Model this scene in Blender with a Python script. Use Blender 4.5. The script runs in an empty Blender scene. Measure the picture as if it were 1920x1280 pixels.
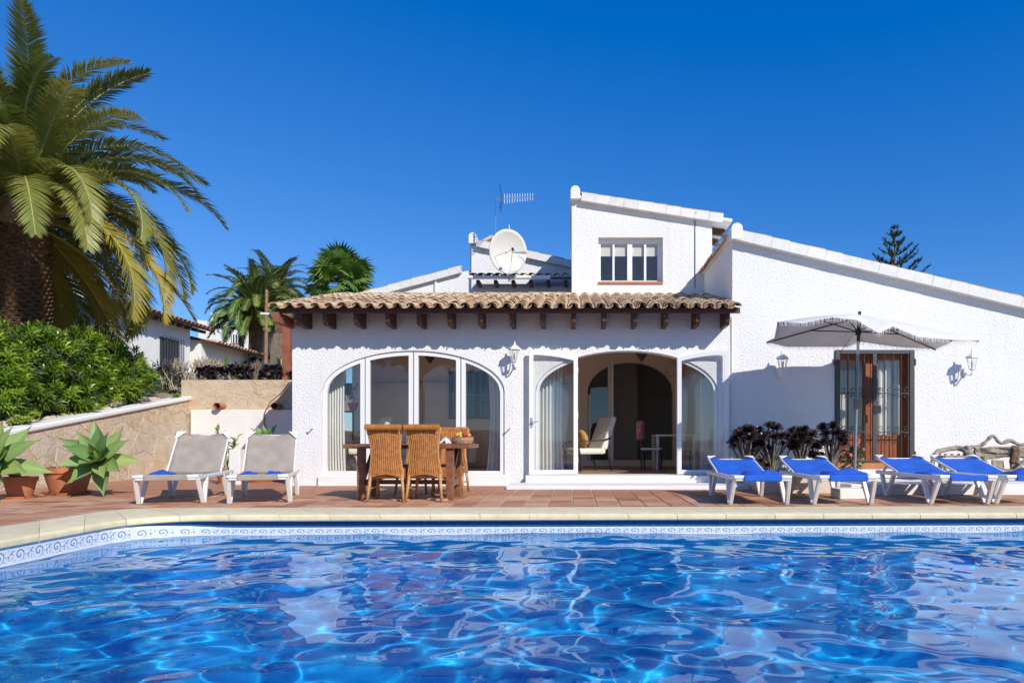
import bpy, math, random
import numpy as np
from mathutils import Vector, Matrix, Euler

sc = bpy.context.scene
COL = sc.collection
random.seed(11)
PI = math.pi

# ---------------------------------------------------------------- camera, sky, sun, exposure
F, CX, CY, EYE = 1280.0, 1075.0, 825.0, 0.80        # focal length and optical axis in photo pixels, eye height over the terrace
cam = bpy.data.cameras.new('camera')
cam_o = bpy.data.objects.new('camera', cam); COL.objects.link(cam_o); sc.camera = cam_o
cam_o.location = (0, 0, EYE); cam_o.rotation_euler = (PI / 2, 0, 0)
cam.sensor_width = 36; cam.lens = 36 * F / 1920
cam.shift_x = -(CX - 960) / 1920; cam.shift_y = (CY - 640) / 1920
cam.clip_start = 0.05; cam.clip_end = 3000

SUN = Vector((-0.80, 1.0, -0.85)).normalized()       # the way the light travels
world = bpy.data.worlds.new('World'); sc.world = world; world.use_nodes = True
wn = world.node_tree
bg = wn.nodes['Background']
sky = wn.nodes.new('ShaderNodeTexSky'); sky.sky_type = 'NISHITA'; sky.sun_disc = False
sky.sun_elevation = math.asin(-SUN.z); sky.sun_rotation = math.atan2(-SUN.x, -SUN.y)
sky.altitude = 0; sky.air_density = 1.0; sky.dust_density = 0.0; sky.ozone_density = 2.0
sk_mul = wn.nodes.new('ShaderNodeVectorMath'); sk_mul.operation = 'MULTIPLY_ADD'      # grade the whole sky to the photograph's deep blue
sk_mul.inputs[1].default_value = (0.62, 0.80, 0.97); sk_mul.inputs[2].default_value = (-0.62, 0.0, 2.4)
sk_max = wn.nodes.new('ShaderNodeVectorMath'); sk_max.operation = 'MAXIMUM'; sk_max.inputs[1].default_value = (0, 0, 0)
wn.links.new(sky.outputs[0], sk_mul.inputs[0]); wn.links.new(sk_mul.outputs[0], sk_max.inputs[0]); wn.links.new(sk_max.outputs[0], bg.inputs['Color'])
bg.inputs['Strength'].default_value = 0.089

sun = bpy.data.lights.new('sun', 'SUN'); sun.energy = 4.15; sun.angle = math.radians(0.5); sun.color = (1.0, 0.94, 0.84)
sun.cycles.is_caustics_light = True
sun_o = bpy.data.objects.new('sun', sun); COL.objects.link(sun_o)
sun_o.rotation_euler = SUN.to_track_quat('-Z', 'Y').to_euler(); sun_o.location = (20, -20, 30)

sc.view_settings.view_transform = 'Standard'; sc.view_settings.look = 'None'
sc.view_settings.exposure = 0.18; sc.view_settings.gamma = 1.0; sc.view_settings.use_curve_mapping = False
sc.cycles.use_denoising = True
sc.cycles.caustics_refractive = True; sc.cycles.caustics_reflective = False
sc.cycles.max_bounces = 10; sc.cycles.diffuse_bounces = 6; sc.cycles.glossy_bounces = 4
sc.cycles.transmission_bounces = 8; sc.cycles.transparent_max_bounces = 24
sc.cycles.sample_clamp_indirect = 8.0

# ---------------------------------------------------------------- helpers
def at(px, py, Y):
    """photo pixel seen at distance Y from the camera"""
    return Vector(((px - CX) * Y / F, Y, EYE - (py - CY) * Y / F))
def ax(px, Y): return (px - CX) * Y / F
def az(py, Y): return EYE - (py - CY) * Y / F

def wloc(o):
    v = Vector((0, 0, 0))
    while o is not None:
        v += o.location; o = o.parent
    return v

def thing(name, label, cat, loc=(0, 0, 0), rz=0.0, group=None):
    o = bpy.data.objects.new(name, None); COL.objects.link(o)
    o.empty_display_size = 0.1
    o.location = loc; o.rotation_euler = (0, 0, rz)
    o['label'] = label; o['category'] = cat
    if group: o['group'] = group
    return o
def tag(o, label, cat, group=None):
    o['label'] = label; o['category'] = cat
    if group: o['group'] = group
    return o
def copy_tree(o, parent=None):
    c = o.copy(); COL.objects.link(c); c.parent = parent
    for ch in list(o.children): copy_tree(ch, c)
    return c
def inst(src_mesh, name, parent, loc, rot=(0, 0, 0), scale=(1, 1, 1)):
    o = bpy.data.objects.new(name, src_mesh); COL.objects.link(o)
    o.parent = parent; o.location = loc; o.rotation_euler = rot; o.scale = scale
    return o

class MB:
    def __init__(s): s.v = []; s.f = []
    def add(s, vs, fs):
        n = len(s.v); s.v += [tuple(v) for v in vs]; s.f += [tuple(i + n for i in f) for f in fs]; return s
    def box(s, x0, x1, y0, y1, z0, z1):
        return s.add([(x0, y0, z0), (x1, y0, z0), (x1, y1, z0), (x0, y1, z0), (x0, y0, z1), (x1, y0, z1), (x1, y1, z1), (x0, y1, z1)],
                     [(0, 3, 2, 1), (4, 5, 6, 7), (0, 1, 5, 4), (1, 2, 6, 5), (2, 3, 7, 6), (3, 0, 4, 7)])
    def bar(s, a, b, w, h, up=(0, 0, 1)):
        a = Vector(a); b = Vector(b); d = (b - a).normalized(); u = Vector(up)
        sx = d.cross(u)
        if sx.length < 1e-4: sx = d.cross(Vector((0, 1, 0)))
        sx.normalize(); u = sx.cross(d).normalized()
        vs = []
        for p in (a, b):
            for i, j in ((-1, -1), (1, -1), (1, 1), (-1, 1)):
                vs.append(p + sx * (i * w / 2) + u * (j * h / 2))
        return s.add(vs, [(3, 2, 1, 0), (4, 5, 6, 7), (0, 1, 5, 4), (1, 2, 6, 5), (2, 3, 7, 6), (3, 0, 4, 7)])
    def tube(s, pts, r, n=8, cap=True):
        pts = [Vector(p) for p in pts]
        rs = r if isinstance(r, (list, tuple)) else [r] * len(pts)
        t0 = (pts[1] - pts[0]).normalized()
        u = t0.orthogonal().normalized(); vs = []
        for i, p in enumerate(pts):
            t = (pts[min(i + 1, len(pts) - 1)] - pts[max(i - 1, 0)]).normalized()
            u = (u - t * u.dot(t)).normalized(); w = t.cross(u)
            for k in range(n):
                a = 2 * PI * k / n
                vs.append(p + (u * math.cos(a) + w * math.sin(a)) * rs[i])
        fs = []
        for i in range(len(pts) - 1):
            for k in range(n):
                k2 = (k + 1) % n
                fs.append((i * n + k, i * n + k2, (i + 1) * n + k2, (i + 1) * n + k))
        if cap:
            fs.append(tuple(range(n - 1, -1, -1))); m = (len(pts) - 1) * n
            fs.append(tuple(range(m, m + n)))
        return s.add(vs, fs)
    def lathe(s, prof, c=(0, 0, 0), n=20, cap=False):
        c = Vector(c); vs = []; fs = []
        for r, z in prof:
            for k in range(n):
                a = 2 * PI * k / n
                vs.append(c + Vector((r * math.cos(a), r * math.sin(a), z)))
        for i in range(len(prof) - 1):
            for k in range(n):
                k2 = (k + 1) % n
                fs.append((i * n + k, i * n + k2, (i + 1) * n + k2, (i + 1) * n + k))
        if cap:
            fs.append(tuple(range(n - 1, -1, -1))); m = (len(prof) - 1) * n; fs.append(tuple(range(m, m + n)))
        return s.add(vs, fs)
    def prism(s, poly, off):
        """poly: list of 3d points in a plane; off: extrusion vector"""
        off = Vector(off); n = len(poly); vs = [Vector(p) for p in poly]; vs += [p + off for p in vs]
        fs = [tuple(range(n)), tuple(range(2 * n - 1, n - 1, -1))]
        for k in range(n):
            k2 = (k + 1) % n; fs.append((k, k + n, k2 + n, k2))
        return s.add(vs, fs)
    def grid(s, rows):
        nr, nc = len(rows), len(rows[0])
        return s.add([p for r in rows for p in r], [(j * nc + i, j * nc + i + 1, (j + 1) * nc + i + 1, (j + 1) * nc + i) for j in range(nr - 1) for i in range(nc - 1)])
    def ell(s, c, r, n=12, m=8, noise=0.0, seed=0):
        rd = random.Random(seed); c = Vector(c); vs = []; fs = []
        for j in range(m + 1):
            th = PI * j / m
            for k in range(n):
                a = 2 * PI * k / n; q = 1 + rd.uniform(-noise, noise)
                vs.append((c.x + r[0] * q * math.sin(th) * math.cos(a), c.y + r[1] * q * math.sin(th) * math.sin(a), c.z + r[2] * q * math.cos(th)))
        for j in range(m):
            for k in range(n):
                k2 = (k + 1) % n; fs.append((j * n + k, (j + 1) * n + k, (j + 1) * n + k2, j * n + k2))
        return s.add(vs, fs)
    def mesh(s, name, m, smooth=False, off=None):
        me = bpy.data.meshes.new(name)
        v = s.v if off is None else [(a - off.x, b - off.y, c - off.z) for a, b, c in s.v]
        me.from_pydata(v, [], s.f); me.update()
        if m is not None: me.materials.append(m)
        if smooth: me.shade_smooth()
        return me
    def build(s, name, m, parent=None, smooth=False, world=False, bevel=0.0, auto=None):
        me = s.mesh(name, m, smooth or auto is not None, wloc(parent) if (world and parent is not None) else None)
        if auto is not None:
            me.set_sharp_from_angle(angle=math.radians(auto))
        o = bpy.data.objects.new(name, me); COL.objects.link(o); o.parent = parent
        if bevel > 0:
            b = o.modifiers.new('bevel', 'BEVEL'); b.width = bevel; b.segments = 2; b.limit_method = 'ANGLE'; b.angle_limit = math.radians(40)
        return o

def structure(o): o['kind'] = 'structure'; return o
def stuff(o): o['kind'] = 'stuff'; return o

# ---------------------------------------------------------------- materials
def new_mat(name):
    m = bpy.data.materials.new(name); m.use_nodes = True
    return m, m.node_tree, m.node_tree.nodes['Principled BSDF']
def N(nt, t, **kw):
    n = nt.nodes.new(t)
    for k, v in kw.items(): setattr(n, k, v)
    return n
def coords(nt, kind='Object', scale=(1, 1, 1)):
    tc = N(nt, 'ShaderNodeTexCoord'); mp = N(nt, 'ShaderNodeMapping'); mp.inputs['Scale'].default_value = scale
    if kind == 'World':
        g = N(nt, 'ShaderNodeNewGeometry'); nt.links.new(g.outputs['Position'], mp.inputs[0])
    else: nt.links.new(tc.outputs[kind], mp.inputs[0])
    return mp.outputs[0]
def noise(nt, vec, scale, detail=4, rough=0.55):
    n = N(nt, 'ShaderNodeTexNoise'); n.inputs['Scale'].default_value = scale; n.inputs['Detail'].default_value = detail
    n.inputs['Roughness'].default_value = rough; nt.links.new(vec, n.inputs['Vector']); return n.outputs['Fac']
def ramp(nt, fac, stops):
    r = N(nt, 'ShaderNodeValToRGB'); e = r.color_ramp.elements
    while len(e) < len(stops): e.new(0.5)
    for el, (p, c) in zip(e, stops): el.position = p; el.color = (*c, 1) if len(c) == 3 else c
    nt.links.new(fac, r.inputs[0]); return r.outputs[0]
def mixc(nt, fac, a, b, mode='MIX'):
    m = N(nt, 'ShaderNodeMix', data_type='RGBA', blend_type=mode)
    for sock, v in ((0, fac), (6, a), (7, b)):
        if isinstance(v, (int, float)): m.inputs[sock].default_value = v
        elif isinstance(v, tuple): m.inputs[sock].default_value = (*v, 1)
        else: nt.links.new(v, m.inputs[sock])
    return m.outputs[2]
def bump(nt, bs, h, strength=0.3, dist=0.01):
    b = N(nt, 'ShaderNodeBump'); b.inputs['Strength'].default_value = strength; b.inputs['Distance'].default_value = dist
    nt.links.new(h, b.inputs['Height']); nt.links.new(b.outputs[0], bs.inputs['Normal'])
def plain(name, c, rough=0.5, var=0.12, scale=12, metal=0.0, bmp=0.0, kind='Object', rnd=0.0):
    m, nt, bs = new_mat(name)
    v = coords(nt, kind)
    f = noise(nt, v, scale)
    d = tuple(max(0, x * (1 - var)) for x in c); l = tuple(min(1, x * (1 + var)) for x in c)
    col = ramp(nt, f, [(0.3, d), (0.7, l)])
    if rnd:
        oi = N(nt, 'ShaderNodeObjectInfo'); k = ramp(nt, oi.outputs['Random'], [(0, (1 - rnd,) * 3), (1, (1, 1, 1))])
        col = mixc(nt, 1.0, col, k, 'MULTIPLY')
    nt.links.new(col, bs.inputs['Base Color'])
    bs.inputs['Roughness'].default_value = rough; bs.inputs['Metallic'].default_value = metal
    if bmp: bump(nt, bs, noise(nt, v, scale * 4, 6), bmp, 0.01)
    return m

def stucco(name, base=(0.83, 0.825, 0.81), b1=0.5):
    m, nt, bs = new_mat(name)
    v = coords(nt, 'World')
    big = noise(nt, v, 0.7, 5); mid = noise(nt, v, 9, 5, 0.6)
    vo = N(nt, 'ShaderNodeTexVoronoi', feature='SMOOTH_F1'); vo.inputs['Scale'].default_value = 38; nt.links.new(v, vo.inputs['Vector'])
    warp = N(nt, 'ShaderNodeMapping'); warp.inputs['Scale'].default_value = (1.0, 1.0, 0.55); warp.inputs['Rotation'].default_value = (0, 0.7, 0); nt.links.new(v, warp.inputs[0])
    lumps = noise(nt, warp.outputs[0], 46, 4, 0.6)
    col = ramp(nt, big, [(0.35, tuple(x * 0.955 for x in base)), (0.65, base)])
    col = mixc(nt, ramp(nt, mid, [(0.62, (0, 0, 0)), (0.8, (0.35, 0.35, 0.35))]), col, tuple(x * y for x, y in zip(base, (0.93, 0.91, 0.88))))
    stv = N(nt, 'ShaderNodeMapping'); stv.inputs['Scale'].default_value = (7, 7, 0.45); nt.links.new(v, stv.inputs[0])
    col = mixc(nt, ramp(nt, noise(nt, stv.outputs[0], 1.0, 5, 0.6), [(0.56, (0, 0, 0)), (0.78, (0.55, 0.55, 0.55))]), col, tuple(x * y for x, y in zip(base, (0.86, 0.84, 0.8))))
    nt.links.new(col, bs.inputs['Base Color']); bs.inputs['Roughness'].default_value = 0.9
    s1 = N(nt, 'ShaderNodeMath', operation='ADD'); nt.links.new(lumps, s1.inputs[0])
    s2 = N(nt, 'ShaderNodeMath', operation='MULTIPLY'); nt.links.new(vo.outputs['Distance'], s2.inputs[0]); s2.inputs[1].default_value = 0.5
    nt.links.new(s2.outputs[0], s1.inputs[1])
    bump(nt, bs, s1.outputs[0], b1, 0.03)
    return m

def tile_mat(name, cols, rough=0.7, lichen=None):
    m, nt, bs = new_mat(name)
    oi = N(nt, 'ShaderNodeObjectInfo'); v = coords(nt, 'World')
    a = N(nt, 'ShaderNodeMath', operation='MULTIPLY_ADD'); nt.links.new(noise(nt, v, 5, 5), a.inputs[0]); a.inputs[1].default_value = 0.36
    b = N(nt, 'ShaderNodeMath', operation='MULTIPLY'); nt.links.new(oi.outputs['Random'], b.inputs[0]); b.inputs[1].default_value = 0.62
    nt.links.new(b.outputs[0], a.inputs[2])
    k = len(cols); col = ramp(nt, a.outputs[0], [(0.12 + 0.66 * i / (k - 1), c) for i, c in enumerate(cols)])
    if lichen: col = mixc(nt, ramp(nt, noise(nt, v, 22, 5, 0.65), [(0.5, (0, 0, 0)), (0.72, (0.8, 0.8, 0.8))]), col, lichen)
    nt.links.new(col, bs.inputs['Base Color']); bs.inputs['Roughness'].default_value = rough
    bump(nt, bs, noise(nt, v, 60, 5), 0.25, 0.006)
    return m

def leaf_mat(name, c1, c2, rough=0.4, trans=0.25, rnd=0.0, kind='World', scale=2.5):
    m, nt, bs = new_mat(name)
    v = coords(nt, kind); f = noise(nt, v, scale, 4, 0.7)
    if rnd:
        oi = N(nt, 'ShaderNodeObjectInfo'); a = N(nt, 'ShaderNodeMath', operation='MULTIPLY_ADD')
        nt.links.new(oi.outputs['Random'], a.inputs[0]); a.inputs[1].default_value = rnd
        s = N(nt, 'ShaderNodeMath', operation='MULTIPLY'); nt.links.new(f, s.inputs[0]); s.inputs[1].default_value = 1 - rnd; nt.links.new(s.outputs[0], a.inputs[2]); f = a.outputs[0]
    col = ramp(nt, f, [(0.32, c1), (0.68, c2)])
    nt.links.new(col, bs.inputs['Base Color']); bs.inputs['Roughness'].default_value = rough
    if trans:
        tr = N(nt, 'ShaderNodeBsdfTranslucent'); nt.links.new(col, tr.inputs[0]); mx = N(nt, 'ShaderNodeMixShader'); mx.inputs[0].default_value = trans
        out = nt.nodes['Material Output']; nt.links.new(bs.outputs[0], mx.inputs[1]); nt.links.new(tr.outputs[0], mx.inputs[2]); nt.links.new(mx.outputs[0], out.inputs[0])
    return m

def glass_mat(name, tint=(0.985, 0.99, 0.987), ior=1.5):
    m = bpy.data.materials.new(name); m.use_nodes = True; nt = m.node_tree; nt.nodes.clear()
    out = N(nt, 'ShaderNodeOutputMaterial'); tr = N(nt, 'ShaderNodeBsdfTransparent'); tr.inputs[0].default_value = (*tint, 1)
    gl = N(nt, 'ShaderNodeBsdfGlossy'); gl.inputs['Roughness'].default_value = 0.02
    ge = N(nt, 'ShaderNodeNewGeometry'); dp = N(nt, 'ShaderNodeVectorMath', operation='DOT_PRODUCT'); nt.links.new(ge.outputs['Incoming'], dp.inputs[0]); nt.links.new(ge.outputs['Normal'], dp.inputs[1])
    ab = N(nt, 'ShaderNodeMath', operation='ABSOLUTE'); nt.links.new(dp.outputs['Value'], ab.inputs[0])
    om = N(nt, 'ShaderNodeMath', operation='SUBTRACT'); om.inputs[0].default_value = 1.0; nt.links.new(ab.outputs[0], om.inputs[1])
    pw = N(nt, 'ShaderNodeMath', operation='POWER'); nt.links.new(om.outputs[0], pw.inputs[0]); pw.inputs[1].default_value = 5.0
    fr = N(nt, 'ShaderNodeMath', operation='MULTIPLY_ADD'); nt.links.new(pw.outputs[0], fr.inputs[0]); fr.inputs[1].default_value = 0.95; fr.inputs[2].default_value = 0.05
    mx = N(nt, 'ShaderNodeMixShader'); nt.links.new(fr.outputs[0], mx.inputs[0]); nt.links.new(tr.outputs[0], mx.inputs[1]); nt.links.new(gl.outputs[0], mx.inputs[2]); nt.links.new(mx.outputs[0], out.inputs[0])
    return m

M = {}
M['stucco'] = stucco('white_stucco')
M['stucco_far'] = stucco('white_stucco_far', (0.82, 0.81, 0.78), 0.25)
M['smooth_white'] = plain('white_masonry_paint', (0.8, 0.79, 0.76), 0.7, 0.04, 4, bmp=0.15, kind='World')
M['verge'] = plain('white_painted_tile', (0.78, 0.765, 0.73), 0.7, 0.07, 7, bmp=0.2, kind='World', rnd=0.1)
M['frame'] = plain('white_lacquer', (0.82, 0.82, 0.81), 0.3, 0.02, 6)
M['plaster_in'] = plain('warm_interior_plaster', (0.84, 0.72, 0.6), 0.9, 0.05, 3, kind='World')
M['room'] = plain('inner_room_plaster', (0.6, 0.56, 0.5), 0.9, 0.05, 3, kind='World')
M['floor_in'] = tile_mat('interior_floor', [(0.32, 0.2, 0.13), (0.44, 0.29, 0.19)], 0.35)
M['floor_tile'] = tile_mat('terracotta_floor', [(0.26, 0.1, 0.05), (0.44, 0.2, 0.105), (0.58, 0.31, 0.18), (0.46, 0.2, 0.1), (0.62, 0.39, 0.25)], 0.6)
M['grout'] = plain('pale_grout', (0.5, 0.42, 0.32), 0.9, 0.1, 8, kind='World')
M['earth'] = plain('dry_earth', (0.3, 0.24, 0.17), 0.95, 0.25, 1.5, kind='World', bmp=0.4)
M['roof_tile'] = tile_mat('old_clay_roof_tile', [(0.24, 0.14, 0.085), (0.5, 0.3, 0.17), (0.68, 0.52, 0.34), (0.52, 0.31, 0.17), (0.74, 0.6, 0.42)], 0.85, (0.36, 0.28, 0.2))
M['roof_red'] = tile_mat('red_clay_roof_tile', [(0.22, 0.07, 0.035), (0.36, 0.13, 0.07), (0.42, 0.2, 0.12)], 0.85, (0.2, 0.15, 0.1))
M['coping'] = plain('cream_cast_stone', (0.8, 0.69, 0.43), 0.8, 0.1, 7, kind='World', bmp=0.5, rnd=0.1)
M['wood_dark'] = plain('dark_brown_timber', (0.085, 0.036, 0.02), 0.6, 0.35, 9, kind='World', bmp=0.3)
M['wood_table'] = plain('brown_table_timber', (0.21, 0.085, 0.038), 0.45, 0.4, 14, kind='World', bmp=0.2)
M['rust_paint'] = plain('rust_red_paint', (0.27, 0.09, 0.048), 0.7, 0.25, 6, kind='World')
M['glass'] = glass_mat('window_glass')
M['iron'] = plain('dark_grey_iron', (0.05, 0.055, 0.06), 0.5, 0.15, 20)
M['black_metal'] = plain('black_metal', (0.015, 0.015, 0.016), 0.45, 0.2, 20)
M['grey_metal'] = plain('galvanised_metal', (0.42, 0.44, 0.46), 0.4, 0.1, 20, metal=0.7)
M['resin'] = plain('white_resin', (0.78, 0.775, 0.75), 0.35, 0.04, 6)
M['sling_blue'] = plain('blue_sling_fabric', (0.006, 0.105, 0.55), 0.8, 0.2, 5, bmp=0.35)
M['towel'] = plain('folded_blue_towel', (0.015, 0.09, 0.5), 0.95, 0.2, 40, bmp=0.5)
M['sling_taupe'] = plain('taupe_sling_fabric', (0.33, 0.28, 0.235), 0.8, 0.14, 5, bmp=0.3)
M['canvas'] = leaf_mat('off_white_canvas', (0.8, 0.775, 0.72), (0.87, 0.85, 0.8), 0.9, 0.16, 0, 'Object', 3)
M['curtain'] = leaf_mat('cream_curtain', (0.8, 0.79, 0.75), (0.86, 0.85, 0.81), 0.9, 0.15, 0, 'Object', 2)
M['cushion'] = plain('cream_cushion', (0.7, 0.66, 0.58), 0.9, 0.05, 8, bmp=0.2)
M['dish'] = plain('off_white_enamel', (0.7, 0.68, 0.63), 0.45, 0.03, 4)
M['clay_pot'] = plain('terracotta_pot', (0.45, 0.165, 0.07), 0.8, 0.2, 6, kind='World', bmp=0.15)
M['soil'] = plain('potting_soil', (0.09, 0.06, 0.04), 0.95, 0.3, 20, bmp=0.5)
M['door_wood'] = plain('orange_varnished_wood', (0.3, 0.088, 0.028), 0.35, 0.2, 6, kind='World')
M['pale_stem'] = plain('pale_dry_stems', (0.4, 0.34, 0.26), 0.9, 0.25, 20, kind='World')
M['grey_wood'] = plain('weathered_driftwood', (0.3, 0.25, 0.195), 0.85, 0.35, 14, bmp=0.6)
M['rust_pole'] = plain('rusty_pole', (0.3, 0.16, 0.1), 0.8, 0.35, 14, kind='World')

def wicker_mat():
    m, nt, bs = new_mat('honey_wicker')
    v = coords(nt, 'Object'); w = N(nt, 'ShaderNodeTexWave', wave_type='BANDS', bands_direction='Z'); w.inputs['Scale'].default_value = 24; w.inputs['Distortion'].default_value = 1.5
    nt.links.new(v, w.inputs['Vector']); f = noise(nt, v, 18, 4)
    col = ramp(nt, f, [(0.3, (0.3, 0.1, 0.018)), (0.7, (0.56, 0.22, 0.045))])
    nt.links.new(col, bs.inputs['Base Color']); bs.inputs['Roughness'].default_value = 0.5
    bump(nt, bs, w.outputs['Fac'], 0.6, 0.006); return m
M['wicker'] = wicker_mat()
M['cane'] = plain('honey_cane', (0.5, 0.25, 0.09), 0.4, 0.2, 14)

def stone_mat():
    m, nt, bs = new_mat('golden_cladding_stone')
    oi = N(nt, 'ShaderNodeObjectInfo'); v = coords(nt, 'World')
    c = ramp(nt, oi.outputs['Random'], [(0.0, (0.5, 0.36, 0.22)), (0.25, (0.58, 0.46, 0.31)), (0.5, (0.46, 0.39, 0.31)), (0.75, (0.62, 0.5, 0.36)), (1.0, (0.56, 0.37, 0.19))])
    c = mixc(nt, ramp(nt, noise(nt, v, 5, 6, 0.65), [(0.35, (0, 0, 0)), (0.75, (0.8, 0.8, 0.8))]), c, (0.72, 0.62, 0.49))
    c = mixc(nt, ramp(nt, noise(nt, v, 3, 6, 0.7), [(0.56, (0, 0, 0)), (0.72, (0.6, 0.6, 0.6))]), c, (0.34, 0.25, 0.16))
    nt.links.new(c, bs.inputs['Base Color']); bs.inputs['Roughness'].default_value = 0.9
    bump(nt, bs, noise(nt, v, 16, 8, 0.7), 0.8, 0.04); return m
M['stone'] = stone_mat()
M['mortar'] = plain('pale_mortar', (0.66, 0.57, 0.44), 0.95, 0.12, 12, kind='World', bmp=0.3)
M['rock'] = plain('pale_limestone', (0.5, 0.42, 0.33), 0.9, 0.2, 4, kind='World', bmp=0.5)

def pool_floor_mat():
    m, nt, bs = new_mat('blue_pool_mosaic')
    v = coords(nt, 'World')
    br = N(nt, 'ShaderNodeTexBrick'); br.offset = 0; br.inputs['Scale'].default_value = 1.0
    br.inputs['Color1'].default_value = (0.010, 0.42, 0.9, 1); br.inputs['Color2'].default_value = (0.014, 0.48, 0.93, 1); br.inputs['Mortar'].default_value = (0.03, 0.52, 0.92, 1)
    br.inputs['Mortar Size'].default_value = 0.0016; br.inputs['Brick Width'].default_value = 0.05; br.inputs['Row Height'].default_value = 0.05
    nt.links.new(v, br.inputs['Vector']); nt.links.new(br.outputs['Color'], bs.inputs['Base Color']); bs.inputs['Roughness'].default_value = 0.5
    return m
M['pool'] = pool_floor_mat()
def water_mat():
    m = bpy.data.materials.new('pool_water'); m.use_nodes = True; nt = m.node_tree; nt.nodes.clear()
    out = N(nt, 'ShaderNodeOutputMaterial'); g = N(nt, 'ShaderNodeBsdfGlass'); g.inputs['IOR'].default_value = 1.33; g.inputs['Roughness'].default_value = 0.0
    g.inputs['Color'].default_value = (0.86, 0.96, 1, 1)
    nt.links.new(g.outputs[0], out.inputs[0]); return m
M['water'] = water_mat()
def band_mat():
    """white glazed tile with a blue printed scroll"""
    m, nt, bs = new_mat('white_blue_scroll_tile')
    tc = N(nt, 'ShaderNodeTexCoord'); sp = N(nt, 'ShaderNodeSeparateXYZ'); nt.links.new(tc.outputs['Object'], sp.inputs[0])
    # distance from the tile centre and angle: a spiral line
    def mth(op, a, b=None):
        n = N(nt, 'ShaderNodeMath', operation=op)
        for i, q in enumerate((a, b)):
            if q is None: continue
            if isinstance(q, (int, float)): n.inputs[i].default_value = q
            else: nt.links.new(q, n.inputs[i])
        return n.outputs[0]
    x = sp.outputs[0]; z = mth('ADD', sp.outputs[2], 0.0)
    r = mth('POWER', mth('ADD', mth('MULTIPLY', x, x), mth('MULTIPLY', z, z)), 0.5)
    an = mth('ARCTAN2', z, x)
    spi = mth('SINE', mth('ADD', an, mth('MULTIPLY', r, 170.0)))
    ins = mth('LESS_THAN', r, 0.05)
    line = mth('MULTIPLY', mth('GREATER_THAN', spi, 0.25), ins)
    leaf = mth('GREATER_THAN', noise(nt, tc.outputs['Object'], 70, 2), 0.54)
    out_ = mth('MULTIPLY', mth('MULTIPLY', leaf, mth('GREATER_THAN', r, 0.055)), mth('LESS_THAN', mth('ABSOLUTE', z), 0.045))
    al = mth('MAXIMUM', line, out_)
    edge = mth('GREATER_THAN', mth('ABSOLUTE', z), 0.056)
    col = mixc(nt, al, (0.74, 0.77, 0.8), (0.22, 0.31, 0.46))
    col = mixc(nt, edge, col, (0.8, 0.82, 0.84))
    nt.links.new(col, bs.inputs['Base Color']); bs.inputs['Roughness'].default_value = 0.15
    return m
M['band'] = band_mat()
M['band_back'] = plain('white_glaze', (0.7, 0.73, 0.77), 0.2, 0.05, 30, kind='World')
M['coping_shade'] = plain('painted_coping_shade', (0.02, 0.1, 0.27), 0.2, 0.2, 30, kind='World')  # navy colour standing in for the shade under the coping

M['palm'] = leaf_mat('date_palm_green', (0.13, 0.17, 0.035), (0.33, 0.34, 0.075), 0.38, 0.3, 0.5)
M['palm_y'] = leaf_mat('date_palm_yellowing', (0.32, 0.29, 0.045), (0.56, 0.44, 0.08), 0.42, 0.32, 0.5)
M['palm_dead'] = plain('dry_frond', (0.25, 0.15, 0.07), 0.9, 0.3, 10, kind='World')
M['rachis'] = plain('frond_midrib', (0.36, 0.33, 0.1), 0.5, 0.2, 10)
M['bark'] = plain('palm_bark', (0.15, 0.085, 0.05), 0.95, 0.45, 9, kind='World', bmp=0.8)
M['bark_edge'] = plain('palm_leaf_base', (0.27, 0.18, 0.12), 0.9, 0.35, 18, kind='World', bmp=0.5)
M['far_palm'] = leaf_mat('far_palm_green', (0.06, 0.11, 0.02), (0.2, 0.26, 0.05), 0.45, 0.2, 0.5)
M['fan_palm'] = leaf_mat('fan_palm_green', (0.07, 0.15, 0.025), (0.22, 0.34, 0.07), 0.4, 0.2, 0.4)
M['oleander'] = leaf_mat('oleander_green', (0.06, 0.17, 0.014), (0.3, 0.44, 0.035), 0.36, 0.35, 0.0, 'World', 3.0)
M['oleander_d'] = leaf_mat('oleander_dark', (0.05, 0.085, 0.025), (0.1, 0.15, 0.04), 0.4, 0.2, 0.0, 'World', 3.0)
M['oleander_y'] = leaf_mat('oleander_new_growth', (0.2, 0.34, 0.02), (0.42, 0.52, 0.05), 0.4, 0.35)
M['pine'] = leaf_mat('norfolk_pine_green', (0.03, 0.055, 0.018), (0.075, 0.1, 0.035), 0.6, 0.0)
M['agave'] = leaf_mat('agave_green', (0.24, 0.38, 0.11), (0.38, 0.5, 0.19), 0.4, 0.25, 0.35, 'Object', 5)
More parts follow.
